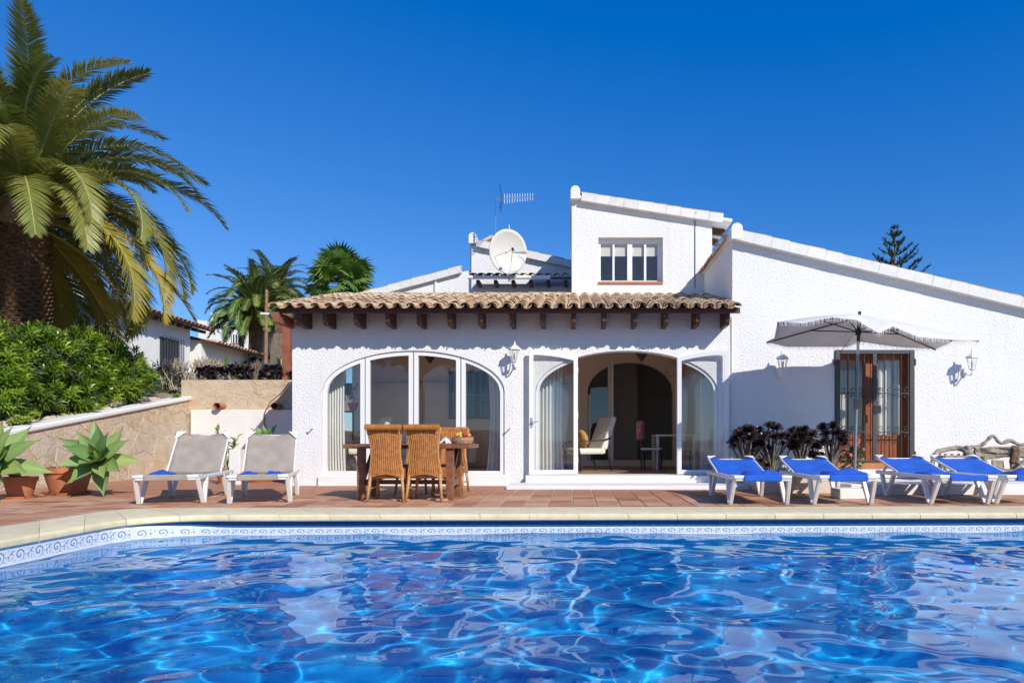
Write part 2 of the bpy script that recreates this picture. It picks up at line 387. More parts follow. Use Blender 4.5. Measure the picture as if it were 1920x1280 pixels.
def agave_mat():
    m, nt, bs = new_mat('agave_green'); tc = N(nt, 'ShaderNodeTexCoord'); sp = N(nt, 'ShaderNodeSeparateXYZ'); nt.links.new(tc.outputs['Object'], sp.inputs[0])
    oi = N(nt, 'ShaderNodeObjectInfo'); st = N(nt, 'ShaderNodeMapping'); st.inputs['Scale'].default_value = (4, 60, 1); nt.links.new(tc.outputs['Object'], st.inputs[0])
    col = ramp(nt, oi.outputs['Random'], [(0, (0.2, 0.35, 0.11)), (0.5, (0.29, 0.43, 0.14)), (1, (0.4, 0.5, 0.15))])
    col = mixc(nt, ramp(nt, noise(nt, st.outputs[0], 1.0, 3), [(0.4, (0, 0, 0)), (0.75, (0.5, 0.5, 0.5))]), col, (0.16, 0.28, 0.1))
    col = mixc(nt, ramp(nt, noise(nt, tc.outputs['Object'], 14, 5, 0.7), [(0.62, (0, 0, 0)), (0.72, (0.7, 0.7, 0.7))]), col, (0.42, 0.42, 0.14))
    col = mixc(nt, ramp(nt, sp.outputs[0], [(0.455, (0, 0, 0)), (0.5, (1, 1, 1))]), col, (0.2, 0.1, 0.04))
    nt.links.new(col, bs.inputs['Base Color']); bs.inputs['Roughness'].default_value = 0.5
    tr = N(nt, 'ShaderNodeBsdfTranslucent'); nt.links.new(col, tr.inputs[0]); mx = N(nt, 'ShaderNodeMixShader'); mx.inputs[0].default_value = 0.2
    nt.links.new(bs.outputs[0], mx.inputs[1]); nt.links.new(tr.outputs[0], mx.inputs[2]); nt.links.new(mx.outputs[0], nt.nodes['Material Output'].inputs[0])
    bump(nt, bs, noise(nt, st.outputs[0], 1.5, 4), 0.15, 0.01); return m
M['agave'] = agave_mat()
M['aeonium'] = leaf_mat('black_aeonium', (0.02, 0.013, 0.014), (0.075, 0.04, 0.04), 0.35, 0.0, 0.0, 'World', 8)
M['succ'] = leaf_mat('yellow_green_succulent', (0.24, 0.34, 0.04), (0.4, 0.48, 0.06), 0.4, 0.2)
M['bark2'] = plain('grey_bark', (0.2, 0.16, 0.12), 0.9, 0.3, 12, kind='World', bmp=0.5)

# ================================================================ THE SETTING
# ---------------------------------------------------------------- pool
WATER_Z = -0.21
SH = 0.024                                            # the pool's long edge runs a little out of square
def sheary(x): return SH * (x + 4.6)
def pool_path(xl, yb, r, n_side=24, n_arc=14, n_back=60):
    """from the near left up the left side, round the corner, along the back to the right"""
    pts = []
    for i in range(n_side): pts.append((xl, 1.0 + (yb - r - 1.0) * i / n_side))
    for i in range(n_arc):
        a = PI - (PI / 2) * i / n_arc; pts.append((xl + r + r * math.cos(a), yb - r + r * math.sin(a)))
    for i in range(n_back + 1):
        pts.append((xl + r + (9.4 - xl - r) * i / n_back, yb))
    return [Vector((x, y + sheary(x), 0)) for x, y in pts]
NPATH = 24 + 14 + 61
inner = pool_path(-4.55, 7.30, 0.75)                   # the pool wall
lipp = [p.copy() for p in inner]
def nrm(path, i):
    t = (path[min(i + 1, len(path) - 1)] - path[max(i - 1, 0)]).normalized()
    return Vector((-t.y, t.x, 0))                      # away from the water
OVER = [0.035 if i < 26 else (0.035 + 0.05 * min(1, (i - 26) / 14)) for i in range(NPATH)]
lip = [inner[i] - nrm(inner, i) * OVER[i] for i in range(NPATH)]
outer = pool_path(-5.22, 7.97, 0.35)

shell = MB()
shell.grid([[(p.x, p.y, -0.03) for p in inner], [(p.x, p.y, -2.0) for p in inner]])
shell.add([(-4.55, 1.0, -0.03), (9.4, 1.0, -0.03), (9.4, 1.0, -2.0), (-4.55, 1.0, -2.0)], [(0, 1, 2, 3)])
shell.add([(9.4, 1.0, -0.03), (9.4, 7.64, -0.03), (9.4, 7.64, -2.0), (9.4, 1.0, -2.0)], [(0, 1, 2, 3)])
shell.add([(-4.8, 0.9, -2.0), (9.6, 0.9, -2.0), (9.6, 7.9, -2.0), (-4.8, 7.9, -2.0)], [(0, 1, 2, 3)])
so = structure(shell.build('pool_basin', M['pool'])); so.cycles.is_caustics_receiver = True

nx, ny = 820, 400
xs = np.linspace(-4.57, 9.39, nx); ys = np.linspace(1.02, 7.66, ny)
X, Y = np.meshgrid(xs, ys); Zw = np.zeros_like(X); rng = np.random.default_rng(5)
for i in range(52):                                    # short wind ripples: these focus the light on the floor
    lam = rng.uniform(0.16, 0.40); k = 2 * PI / lam; th = rng.normal(PI / 2 + 0.35, 1.0)
    Zw += 0.105 / k ** 2 * np.sin(k * (X * math.cos(th) + Y * math.sin(th)) + rng.uniform(0, 6.28))
for i in range(14):                                    # slow swell: bends the mirrored house
    lam = rng.uniform(0.6, 1.5); k = 2 * PI / lam; th = rng.normal(PI / 2 + 0.35, 0.8)
    Zw += 0.0145 / k * np.sin(k * (X * math.cos(th) + Y * math.sin(th)) + rng.uniform(0, 6.28))
wv = np.stack([X, Y, Zw + WATER_Z], -1).reshape(-1, 3).tolist()
wf = [(j * nx + i, j * nx + i + 1, (j + 1) * nx + i + 1, (j + 1) * nx + i) for j in range(ny - 1) for i in range(nx - 1)]
wm = MB(); wm.v = wv; wm.f = wf
water = structure(wm.build('pool_water', M['water'], smooth=True)); water.cycles.is_caustics_caster = True

# printed tile course at the water line, tile by tile
cum = [0.0]
for i in range(1, NPATH): cum.append(cum[-1] + (inner[i] - inner[i - 1]).length)
def on(path, s):
    for i in range(1, NPATH):
        if cum[i] >= s:
            t = (s - cum[i - 1]) / (cum[i] - cum[i - 1]); return path[i - 1].lerp(path[i], t), nrm(inner, i) , i
    return path[-1].copy(), nrm(inner, NPATH - 1), NPATH - 1
bt = MB(); bt.box(-0.0985, 0.0985, -0.008, 0.004, -0.074, 0.074)
bme = bt.mesh('band_tile', M['band'])
pool_band = structure(MB().grid([[(p.x - n.x * 0.002, p.y - n.y * 0.002, -0.045) for p, n in ((inner[i], nrm(inner, i)) for i in range(NPATH))],
                                 [(p.x - n.x * 0.002, p.y - n.y * 0.002, -0.30) for p, n in ((inner[i], nrm(inner, i)) for i in range(NPATH))]]).build('pool_tile_band', M['band_back']))
s = 1.6
while s < cum[-1] - 0.15:
    p, n, i = on(inner, s)
    back = min(1.0, max(0.0, (i - 24) / 14))
    zc = -0.135 * (1 - back) - 0.178 * back; zs = 1.0 * (1 - back) + 0.56 * back
    inst(bme, 'band_tile', pool_band, (p.x, p.y, zc), (0, 0, math.atan2(-n.x, n.y)), (1, 1, zs))
    if back > 0.3:
        pass
    s += 0.2
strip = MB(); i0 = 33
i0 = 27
strip.grid([[(inner[i].x - nrm(inner, i).x * 0.0095, inner[i].y - nrm(inner, i).y * 0.0095, z if z > -.1 else -0.058 - 0.076 * min(1, (i - i0) / 12)) for i in range(i0, NPATH)] for z in (-0.046, -0.134)])  # painted shadow of the coping on the pool wall, tapering in at the corner
strip.build('shade_strip', M['coping_shade'], pool_band)

coping = structure(bpy.data.objects.new('pool_coping', None)); COL.objects.link(coping)
nst = 0; s = 0.0; cs = 0.53; js = 0
while s + cs < cum[-1]:
    m = MB(); rows = []
    for q in range(5):
        ss = s + 0.0028 + (cs - 0.0056) * q / 4
        a, n, i = on(lip, ss); b, _, _ = on(outer, ss)
        d = (b - a); L = d.length; d.normalize()
        pr = [(0.02, -0.062), (0.004, -0.05), (0.0, -0.03), (0.004, -0.008), (0.02, 0.006), (0.05, 0.012), (L * 0.5, 0.014), (L - 0.01, 0.012), (L, 0.004), (L, -0.062)]
        rows.append([(a.x + d.x * u, a.y + d.y * u, z) for u, z in pr] + [(a.x + d.x * 0.02, a.y + d.y * 0.02, -0.062)])
    m.grid(rows); k = len(rows[0]) - 1
    m.f.append(tuple(range(k))); m.f.append(tuple(len(m.v) - 1 - 1 - j for j in range(k)))
    m.build('coping_stone', M['coping'], coping, auto=28)
    s += cs; js += 1

# ---------------------------------------------------------------- ground and terrace
g = MB(); big = 900
for x0, x1, y0, y1 in ((-big, -4.9, -big, big), (9.5, big, -big, big), (-4.9, 9.5, 7.78, big), (-4.9, 9.5, -big, 0.9)):
    g.add([(x0, y0, -0.06), (x1, y0, -0.06), (x1, y1, -0.06), (x0, y1, -0.06)], [(0, 1, 2, 3)])
structure(g.build('ground', M['earth']))
t = MB()
for x0, x1, y0, y1 in ((-9.0, -4.95, -1, 16.2), (9.5, 14, -1, 12.2), (-4.95, 9.5, 7.75, 12.3), (-4.95, 9.5, -1, 0.95)):
    t.add([(x0, y0, -0.009), (x1, y0, -0.009), (x1, y1, -0.009), (x0, y1, -0.009)], [(0, 1, 2, 3)])
terrace = structure(t.build('terrace', M['grout']))
ft = MB(); h = 0.1445; c = 0.006
ft.add([(-h, -h, -0.007), (h, -h, -0.007), (h, h, -0.007), (-h, h, -0.007), (-h + c, -h + c, 0), (h - c, -h + c, 0), (h - c, h - c, 0), (-h + c, h - c, 0)],
       [(4, 5, 6, 7), (0, 1, 5, 4), (1, 2, 6, 5), (2, 3, 7, 6), (3, 0, 4, 7)])
fme = ft.mesh('floor_tile', M['floor_tile'])
spots = []
for ix in range(-30, 34):
    for iy in range(-2, 40):
        x = ix * 0.30 + 0.15 - 0.01; y = 5.0 + iy * 0.30
        if x < -5.0:
            if x < -8.95 or y > 15.9: continue
            if x > -5.5 and y < 7.7: continue
            if y < 5.2: continue
        else:
            if y < 7.93 + sheary(x) or y > 12.15: continue
        px = CX + F * x / y
        if px < -60 or px > 1990: continue
        spots.append((y, x))
spots.sort()
rest = MB()
for k, (y, x) in enumerate(spots):
    dz = random.uniform(-0.0012, 0.0012)
    if k < 300: inst(fme, 'floor_tile', terrace, (x, y, dz), (random.uniform(-.003, .003), random.uniform(-.003, .003), random.uniform(-.008, .008)))
    else: rest.add([(a + x, b + y, zz + dz) for a, b, zz in ft.v], ft.f)
stuff(rest.build('floor_tiling', M['floor_tile'], terrace))

# ================================================================ THE VILLA
FY = 12.2                                             # the front wall
villa = thing('villa', 'white stucco villa with an arched sunroom, clay tile roofs and an upper tower room', 'house', (0, FY, 0))

def wall_open(x0, x1, z0, top, y0, y1, ops):
    """wall slab in the XZ plane; top(x) -> z; ops: (xa, xb, sill, fn(x)->head z)"""
    cuts = {x0, x1}
    for xa, xb, sill, fn in ops:
        for i in range(41): cuts.add(xa + (xb - xa) * (0.5 - 0.5 * math.cos(PI * i / 40)))
    cuts = sorted(cuts); m = MB()
    def quad(xa, xb, za0, zb0, za1, zb1):
        for y, flip in ((y0, False), (y1, True)):
            q = [(xa, y, za0), (xb, y, zb0), (xb, y, zb1), (xa, y, za1)]
            m.add(q, [(0, 1, 2, 3)] if not flip else [(3, 2, 1, 0)])
    def strip(xa, za, xb, zb, up):
        q = [(xa, y0, za), (xb, y0, zb), (xb, y1, zb), (xa, y1, za)]
        m.add(q, [(0, 1, 2, 3)] if up else [(3, 2, 1, 0)])
    for a, b in zip(cuts, cuts[1:]):
        if b - a < 1e-6: continue
        mid = (a + b) / 2; op = next((o for o in ops if o[0] < mid < o[1]), None)
        if op is None: quad(a, b, z0, z0, top(a), top(b))
        else:
            ha, hb = op[3](a), op[3](b)
            if op[2] > z0 + 1e-4:
                quad(a, b, z0, z0, op[2], op[2]); strip(a, op[2], b, op[2], True)
            quad(a, b, ha, hb, top(a), top(b)); strip(a, ha, b, hb, False)
        strip(a, top(a), b, top(b), True)
    for x, ops_ in ((x0, 1), (x1, 0)):
        m.add([(x, y0, z0), (x, y1, z0), (x, y1, top(x)), (x, y0, top(x))], [(3, 2, 1, 0) if ops_ else (0, 1, 2, 3)])
    for xa, xb, sill, fn in ops:
        m.add([(xa, y0, sill), (xa, y1, sill), (xa, y1, fn(xa)), (xa, y0, fn(xa))], [(0, 1, 2, 3)])
        m.add([(xb, y0, sill), (xb, y1, sill), (xb, y1, fn(xb)), (xb, y0, fn(xb))], [(3, 2, 1, 0)])
    return m

SX0, SX1 = ax(548, FY), ax(1373, FY)
HW, SILL, SPR, RISE = 1.63, 0.185, 1.66, 0.74
def arch(cx, hw=HW, spr=SPR, rise=RISE):
    return lambda x: spr + rise * math.sqrt(max(0.0, 1 - ((x - cx) / hw) ** 2))
C1, C2 = ax(775, FY), ax(1175, FY)
wall_open(SX0, SX1, -0.05, lambda x: 3.16, FY, FY + 0.25, [(C1 - HW, C1 + HW, SILL, arch(C1)), (C2 - HW, C2 + HW, SILL, arch(C2))]).build('sunroom_wall', M['stucco'], villa, world=True)

# right wing: a tall gable wall falling to the right
WZ = lambda x: az(446, FY) - (x - ax(1372, FY)) * 0.2365
DX0, DX1, DZ0, DZ1 = ax(1569, FY), ax(1711, FY), 0.42, az(660, FY)
wall_open(SX1 + 0.004, 11.0, -0.05, WZ, FY + 0.012, FY + 0.3, [(DX0, DX1, DZ0, lambda x: DZ1)]).build('wing_wall', M['stucco'], villa, world=True)
wt = WZ(SX1)
MB().add([(SX1 + 0.004, FY + 0.3, 2.6), (SX1 + 0.004, 22, 2.6), (SX1 + 0.004, 22, wt), (SX1 + 0.004, FY + 0.3, wt)], [(3, 2, 1, 0)]).build('wing_side_wall', M['stucco'], villa, world=True)
wr = MB().prism([(SX1 - 0.05, FY - 0.1, wt + 0.01), (11.2, FY - 0.1, WZ(11.2) + 0.01), (11.2, FY - 0.1, WZ(11.2) + 0.08), (SX1 - 0.05, FY - 0.1, wt + 0.08)], (0, 10, 0))
wing_roof = wr.build('wing_roof', M['verge'], villa, world=True)
# tower
TY = 14.9
TX0, TX1 = ax(1072, TY), ax(1335, TY)
TZ = lambda x: az(372, TY) - (x - TX0) * 0.157
WX0, WX1, WZ0, WZ1 = ax(1122, TY), ax(1243, TY), az(531, TY), az(445, TY)
wall_open(TX0, TX1, 2.9, TZ, TY, TY + 0.3, [(WX0, WX1, WZ0, lambda x: WZ1)]).build('tower_wall', M['stucco'], villa, world=True)
tw = MB()
tw.add([(TX0, TY + 0.3, 3.0), (TX0, TY + 5, 3.0), (TX0, TY + 5, TZ(TX0)), (TX0, TY + 0.3, TZ(TX0))], [(0, 3, 2, 1)])
tw.add([(TX1, TY + 0.3, 3.0), (TX1, TY + 5, 3.0), (TX1, TY + 5, TZ(TX1)), (TX1, TY + 0.3, TZ(TX1))], [(0, 1, 2, 3)])
tw.add([(TX0, TY + 5, 3.0), (TX1, TY + 5, 3.0), (TX1, TY + 5, TZ(TX1)), (TX0, TY + 5, TZ(TX0))], [(0, 1, 2, 3)])
tw.add([(TX0 + .05, TY + 1.6, 3.0), (TX1 - .05, TY + 1.6, 3.0), (TX1 - .05, TY + 1.6, 5.6), (TX0 + .05, TY + 1.6, 5.6)], [(0, 1, 2, 3)])
tw.build('tower_side_wall', M['stucco'], villa, world=True)
TRX = ax(1371, TY)
tower_roof = MB().prism([(TX0 - 0.04, TY - 0.1, TZ(TX0) + 0.01), (TRX, TY - 0.1, TZ(TRX) + 0.01), (TRX, TY - 0.1, TZ(TRX) + 0.07), (TX0 - 0.04, TY - 0.1, TZ(TX0) + 0.07)], (0, 5.2, 0)).build('tower_roof', M['verge'], villa, world=True)
for k in range(5):                                     # rafters under the tower's right overhang
    y = TY + 0.5 + k * 0.75
    MB().bar((TX1 - 0.05, y, TZ(TX1) - 0.07), (TRX - 0.03, y, TZ(TRX) - 0.07), 0.1, 0.13).build('rafter', M['wood_dark'], tower_roof, world=True)

# verges: a row of white painted tiles along each sloping wall top, with clay tiles on them
def half_tile_mesh(name, L, r0, r1, mat, th=0.014, n=7):
    """barrel tile along +Y, rounded side up"""
    m = MB(); rows = []
    for y, r in ((0, r0), (L, r1)):
        rows.append([(r * math.cos(PI * k / n), y, 0.8 * r * math.sin(PI * k / n)) for k in range(n + 1)] + [((r - th) * math.cos(PI * (n - k) / n), y, 0.8 * (r - th) * math.sin(PI * (n - k) / n)) for k in range(n + 1)])
    K = len(rows[0]); m.v = rows[0] + rows[1]
    for k in range(K):
        k2 = (k + 1) % K; m.f.append((k2, k, K + k, K + k2))
    for k in range(n):
        m.f.append((k, k + 1, K - 2 - k, K - 1 - k)); m.f.append((K + k + 1, K + k, 2 * K - 1 - k, 2 * K - 2 - k))
    return m.mesh(name, mat, smooth=False)
cover_me = half_tile_mesh('roof_tile', 0.40, 0.092, 0.075, M['roof_tile'])
small_me = half_tile_mesh('roof_tile', 0.36, 0.085, 0.07, M['roof_tile'])
def verge(root, xa, za, xb, zb, y0, step, hgt, yd, clay=True, seed=1):
    rd = random.Random(seed); L = math.hypot(xb - xa, zb - za); ang = math.atan2(zb - za, xb - xa); n = int(L / step)
    bx = MB().box(0, step - 0.004, 0, yd, 0, hgt).mesh('verge_tile', M['verge'])
    for k in range(n):
        p = wloc(root); d = k * step
        x, z = xa + math.cos(ang) * d, za + math.sin(ang) * d
        o = inst(bx, 'verge_tile', root, Vector((x, y0 - rd.uniform(0, 0.006), z)) - p, (0, -ang + rd.uniform(-.008, .012) * 1, 0))
        if clay:
            # a clay barrel tile bedded on the verge, running with the slope
            sgn = -1 if ang < 0 else 1
            q = inst(small_me, 'roof_tile', root, Vector((x + (math.cos(ang) * step * 1.1 if ang < 0 else -0.03), y0 + 0.13, z + (math.sin(ang) * step * 1.1 if ang < 0 else 0) + hgt - 0.012 + rd.uniform(-.006, .014))) - p)
            dirv = Vector((math.cos(ang), 0, math.sin(ang))) * (-1 if ang < 0 else 1)
            up = dirv.cross(Vector((0, 1, 0))); up = up if up.z > 0 else -up
            side = dirv.cross(up)
            q.matrix_basis = Matrix.Translation(q.location) @ Matrix((side, dirv, up)).transposed().to_4x4()
verge(wing_roof, SX1 + 0.02, WZ(SX1) - 0.055, 10.6, WZ(10.6) - 0.055, FY - 0.13, 0.325, 0.18, 0.3, seed=2)
verge(tower_roof, TX0 + 0.2, TZ(TX0) - 0.055 - 0.2 * .157, TRX, TZ(TRX) - 0.055, TY - 0.13, 0.31, 0.18, 0.3, seed=3)
def finial(x, y, z, r, dy, root):
    m = MB(); pr = [(x - r, y, z - 0.02)] + [(x - r * math.cos(PI * k / 10), y, z + 0.16 + r * math.sin(PI * k / 10)) for k in range(11)] + [(x + r, y, z - 0.02)]
    m.prism(pr, (0, dy, 0)).build('end_stop', M['smooth_white'], root, world=True)
finial(SX1 + 0.055, FY - 0.14, WZ(SX1) - 0.03, 0.1, 0.32, wing_roof)
finial(TX0 + 0.08, TY - 0.14, TZ(TX0) - 0.03, 0.1, 0.32, tower_roof)
for k in range(14):                                    # ridge tiles running back along the wing's left edge
    q = inst(cover_me, 'roof_tile', wing_roof, Vector((SX1 - 0.03, FY + 0.22 + k * 0.36, wt + 0.055 + random.uniform(-.01, .01))) - wloc(wing_roof))
    q.rotation_euler = (0, -0.5, 0)
for k in range(12):                                    # clay eave tiles along the tower's right edge
    q = inst(cover_me, 'roof_tile', tower_roof, Vector((TRX + 0.02, TY + 0.1 + k * 0.22, TZ(TRX) + 0.05)) - wloc(tower_roof))
    q.rotation_euler = (0, 0, PI / 2)
# cable down the tower and the joint between wing and sunroom
MB().tube([(ax(1303, TY), TY - 0.15, az(402, TY)), (ax(1303, TY), TY - 0.012, az(410, TY)), (ax(1303, TY), TY - 0.012, az(540, TY))], 0.008, 6).build('cable', M['iron'], villa, world=True)
MB().tube([(SX1 - 0.01, FY - 0.012, 3.0), (SX1 - 0.01, FY - 0.012, 0.1)], 0.011, 6).build('cable', M['smooth_white'], villa, world=True)

# ---------------------------------------------------------------- sunroom roof
RY0, RZ0, RP = 11.52, 3.03, 0.27
RX0, RX1 = -5.12, 2.86
rz = lambda y: RZ0 + RP * (y - RY0)
ra = math.atan(RP)
srm = MB()
srm.prism([(RX0 + .05, RY0 + 0.1, rz(RY0 + .1) - 0.03), (RX1 - .05, RY0 + 0.1, rz(RY0 + .1) - 0.03), (RX1 - .05, RY0 + 0.1, rz(RY0 + .1) - 0.004), (RX0 + .05, RY0 + 0.1, rz(RY0 + .1) - 0.004)], (0, 3.3, 3.3 * RP))
sunroof = srm.build('sunroom_roof', M['wood_dark'], villa, world=True)
rw = wloc(sunroof)
MB().box(RX0 + 0.02, RX1 - 0.01, RY0 + 0.14, RY0 + 0.18, RZ0 - 0.06, RZ0 + 0.035).build('fascia', M['wood_dark'], sunroof, world=True, bevel=0.004)
pitch = 0.229; ncol = int((RX1 - RX0) / pitch); rows_n = 11; expo = 0.305
chan_v = MB(); far_v = MB(); rd = random.Random(4)
cover_v = [v.co.copy() for v in cover_me.vertices]; cover_f = [tuple(p.vertices) for p in cover_me.polygons]
for r in range(rows_n):
    for c in range(ncol + 1):
        x = RX0 + 0.09 + c * pitch + rd.uniform(-.008, .008); y = RY0 - 0.05 + r * expo + rd.uniform(-.02, .02); z = rz(y) + 0.028 + rd.uniform(-.005, .008)
        e = (ra - 0.035 + rd.uniform(-.02, .02), rd.uniform(-.05, .05), rd.uniform(-.04, .04))
        if x > TX0 - 0.3 and y > TY - 0.35: continue
        if r < 7: inst(cover_me, 'roof_tile', sunroof, (x, y, z) if False else Vector((x, y, z)) - rw, e)
        else:
            mt = Matrix.Translation((x, y, z)) @ Euler(e).to_matrix().to_4x4()
            far_v.add([mt @ v for v in cover_v], cover_f)
        # the channel tile between two cover tiles
        mt = Matrix.Translation((x + pitch / 2, y + 0.03, z + 0.05)) @ Matrix.Rotation(ra - 0.035, 4, 'X') @ Matrix.Rotation(PI, 4, 'Y')
        if c < ncol: chan_v.add([mt @ v for v in cover_v], cover_f)
stuff(far_v.build('upper_tiling', M['roof_tile'], sunroof, world=True))
stuff(chan_v.build('channel_tiling', M['roof_tile'], sunroof, world=True))
for k in range(27):                                    # cap tiles along the upper edge
    x = -4.55 + k * 0.3
    if TX0 - 0.05 < x + 0.1 < TX0 + 0.35: continue
    if x > 2.4: continue
    q = inst(cover_me, 'cap_tile', sunroof, Vector((x, 14.62 if x < TX0 else TY - 0.08, rz(14.62) + 0.02 + rd.uniform(0, .012))) - rw, (0, 0, -PI / 2))
for px in (560, 610, 668, 727, 786, 843, 901, 960, 1017, 1075, 1133, 1191, 1249, 1308, 1364):
    x = ax(px, 11.75); wdt = 0.13 if px == 560 else 0.076
    m = MB()
    zt = lambda y: rz(y) - 0.037
    poly = [(x - wdt / 2, 11.71, zt(11.71)), (x - wdt / 2, FY - 0.003, zt(FY)), (x - wdt / 2, FY - 0.003, 2.78), (x - wdt / 2, 11.77, 2.78), (x - wdt / 2, 11.72, 2.84)]
    m.prism(poly, (wdt, 0, 0)).build('rafter', M['wood_dark'], sunroof, world=True, bevel=0.006)
# side: timber end beam, red post, gutter stub
MB().box(RX0 + 0.03, RX0 + 0.13, 11.55, 14.6, 2.80, 2.97).build('end_beam', M['rust_paint'], sunroof, world=True)
MB().bar((SX0 - 0.36, FY - 0.45, 2.98), (RX0 + 0.03, FY - 0.45, 2.97), 0.03, 0.03).build('bracket', M['smooth_white'], sunroof, world=True)

# ---------------------------------------------------------------- arched glazing
def arc_frame(cx, xa, xb, sill, off, w, y0, y1):
    """closed frame ring between xa..xb: outline = sill, verticals and the arch, inset by w"""
    f = arch(cx)
    n = 24
    def outline(d):
        a, b = xa + d, xb - d
        fn = lambda x: SPR + (RISE - d) * math.sqrt(max(0.0, 1 - ((x - cx) / (HW - d)) ** 2)) if abs(x - cx) <= HW - d else SPR
        top = [(a + (b - a) * i / n, min(fn(a + (b - a) * i / n), 9)) for i in range(n + 1)]
        return [(a, sill + d * 0.8), *top, (b, sill + d * 0.8)]
    o = outline(off); i_ = outline(off + w); m = MB()
    K = len(o)
    for k in range(K):
        k2 = (k + 1) % K
        for (p, q, r, s_) in (((o[k], y0), (o[k2], y0), (i_[k2], y0), (i_[k], y0)), ((o[k2], y1), (o[k], y1), (i_[k], y1), (i_[k2], y1)),
                              ((i_[k], y0), (i_[k2], y0), (i_[k2], y1), (i_[k], y1)), ((o[k2], y0), (o[k], y0), (o[k], y1), (o[k2], y1))):
            m.add([(v[0], yy, v[1]) for v, yy in (p, q, r, s_)], [(3, 2, 1, 0)])
    return m, i_
def pane_from(outl, y):
    a = outl
    return MB().prism([(x, y, z) for x, z in a], (0, 0.006, 0))
YF = FY + 0.03
win1 = bpy.data.objects.new('arched_window', None); COL.objects.link(win1); win1.parent = villa
q1 = [C1 - HW, ax(683.5, FY), ax(774.5, FY), ax(863.5, FY), C1 + HW]
for k in range(4):
    m, i_ = arc_frame(C1, q1[k] + (0.0 if k == 0 else 0.004), q1[k + 1] - (0.0 if k == 3 else 0.004), SILL, 0.006, 0.075, YF, YF + 0.07)
    m.build('casement', M['frame'], win1, world=True, bevel=0.006)
    pane_from(i_, YF + 0.035).build('pane', M['glass'], win1, world=True)
# low plinth sills under both openings
MB().box(C1 - HW - 0.06, C1 + HW + 0.06, FY - 0.06, FY - 0.004, -0.02, SILL - 0.02).build('plinth', M['smooth_white'], villa, world=True, bevel=0.012)
MB().box(C2 - HW - 0.16, C2 + HW + 0.1, FY - 0.28, FY - 0.004, -0.02, SILL).build('threshold_step', M['smooth_white'], villa, world=True, bevel=0.012)
MB().box(C2 - HW - 0.42, C2 + HW + 0.3, 11.12, FY - 0.281, -0.02, 0.062).build('door_step', M['smooth_white'], villa, world=True, bevel=0.014)
win2 = bpy.data.objects.new('arched_doorway', None); COL.objects.link(win2); win2.parent = villa
q2 = [C2 - HW, ax(1084, FY), ax(1269, FY), C2 + HW]
for k in (0, 2):
    m, i_ = arc_frame(C2, q2[k], q2[k + 1], SILL, 0.006, 0.055, YF, YF + 0.07)
    m.build('side_light', M['frame'], win2, world=True, bevel=0.006); pane_from(i_, YF + 0.035).build('pane', M['glass'], win2, world=True)
# the two middle leaves folded out flat against the wall
def leaf(hx, sgn, ang, name):
    root = bpy.data.objects.new(name, None); COL.objects.link(root); root.parent = villa
    root.location = Vector((hx, FY - 0.035, 0)) - wloc(villa); root.rotation_euler = (0, 0, ang)
    Wd = C2 - q2[1] if sgn < 0 else q2[2] - C2
    n = 16
    def outl(d):
        pts = [(0 + d, SILL + 0.012 + d)]
        for i in range(n + 1):
            u = d + (Wd - 2 * d) * i / n
            dx = Wd - u                                      # distance from the arch centre when shut
            pts.append((u, SPR + RISE * math.sqrt(1 - (dx / HW) ** 2) - 0.012 - d))
        pts.append((Wd - d, SILL + 0.012 + d)); return pts
    o, i_ = outl(0.0), outl(0.075); m = MB(); K = len(o)
    X = lambda p, y: (sgn * p[0], y, p[1])
    for k in range(K):
        k2 = (k + 1) % K
        for q in ((X(o[k], 0), X(o[k2], 0), X(i_[k2], 0), X(i_[k], 0)), (X(o[k], .045), X(o[k2], .045), X(i_[k2], .045), X(i_[k], .045)), (X(i_[k], 0), X(i_[k2], 0), X(i_[k2], .045), X(i_[k], .045)), (X(o[k], 0), X(o[k2], 0), X(o[k2], .045), X(o[k], .045))):
            m.add(q, [(0, 1, 2, 3)])
    m.build('leaf_frame', M['frame'], root)
    MB().prism([X(p, 0.02) for p in i_], (0, 0.006, 0)).build('pane', M['glass'], root)
    for z in (0.45, 1.25, 2.05):
        MB().tube([(0, 0.05, z - 0.05), (0, 0.05, z + 0.05)], 0.012, 6).build('hinge', M['frame'], root)
    if sgn < 0:
        MB().tube([(sgn * (Wd - 0.04), 0.0, 1.12), (sgn * (Wd - 0.04), -0.05, 1.12), (sgn * (Wd - 0.16), -0.055, 1.13)], 0.011, 6).build('handle', M['grey_metal'], root)
        MB().box(sgn * (Wd - 0.02), sgn * (Wd - 0.06), -0.008, -0.001, 1.02, 1.2).build('lock_plate', M['grey_metal'], root)
    return root
leaf(q2[1] - 0.005, -1, math.radians(7), 'glazed_door')
leaf(q2[2] + 0.005, 1, math.radians(-7), 'glazed_door')

# ---------------------------------------------------------------- tower window
tww = bpy.data.objects.new('tower_window', None); COL.objects.link(tww); tww.parent = villa
yw = TY + 0.14
MB().box(WX0, WX1, TY - 0.03, TY + 0.16, WZ0 - 0.02, WZ0 + 0.03).build('sill', M['clay_pot'], tww, world=True, bevel=0.006)
fr = MB(); b0, b1 = WZ0 + 0.03, WZ1
fr.box(WX0, WX1, yw, yw + 0.06, b0, b0 + 0.06).box(WX0, WX1, yw + .001, yw + 0.061, b1 - 0.1, b1)
cols = [WX0, WX0 + .04, WX0 + 0.30, WX0 + 0.345, WX0 + 0.655, WX0 + 0.735, WX1 - 0.37, WX1 - 0.32, WX1 - 0.07, WX1]
cols = [(WX0, WX0 + 0.055), (WX0 + 0.315, WX0 + 0.36), (WX0 + 0.64, WX0 + 0.75), (WX1 - 0.40, WX1 - 0.35), (WX1 - 0.1, WX1)]
for a, b in cols: fr.box(a, b, yw - 0.004, yw + 0.064, b0 + 0.06, b1 - 0.1)
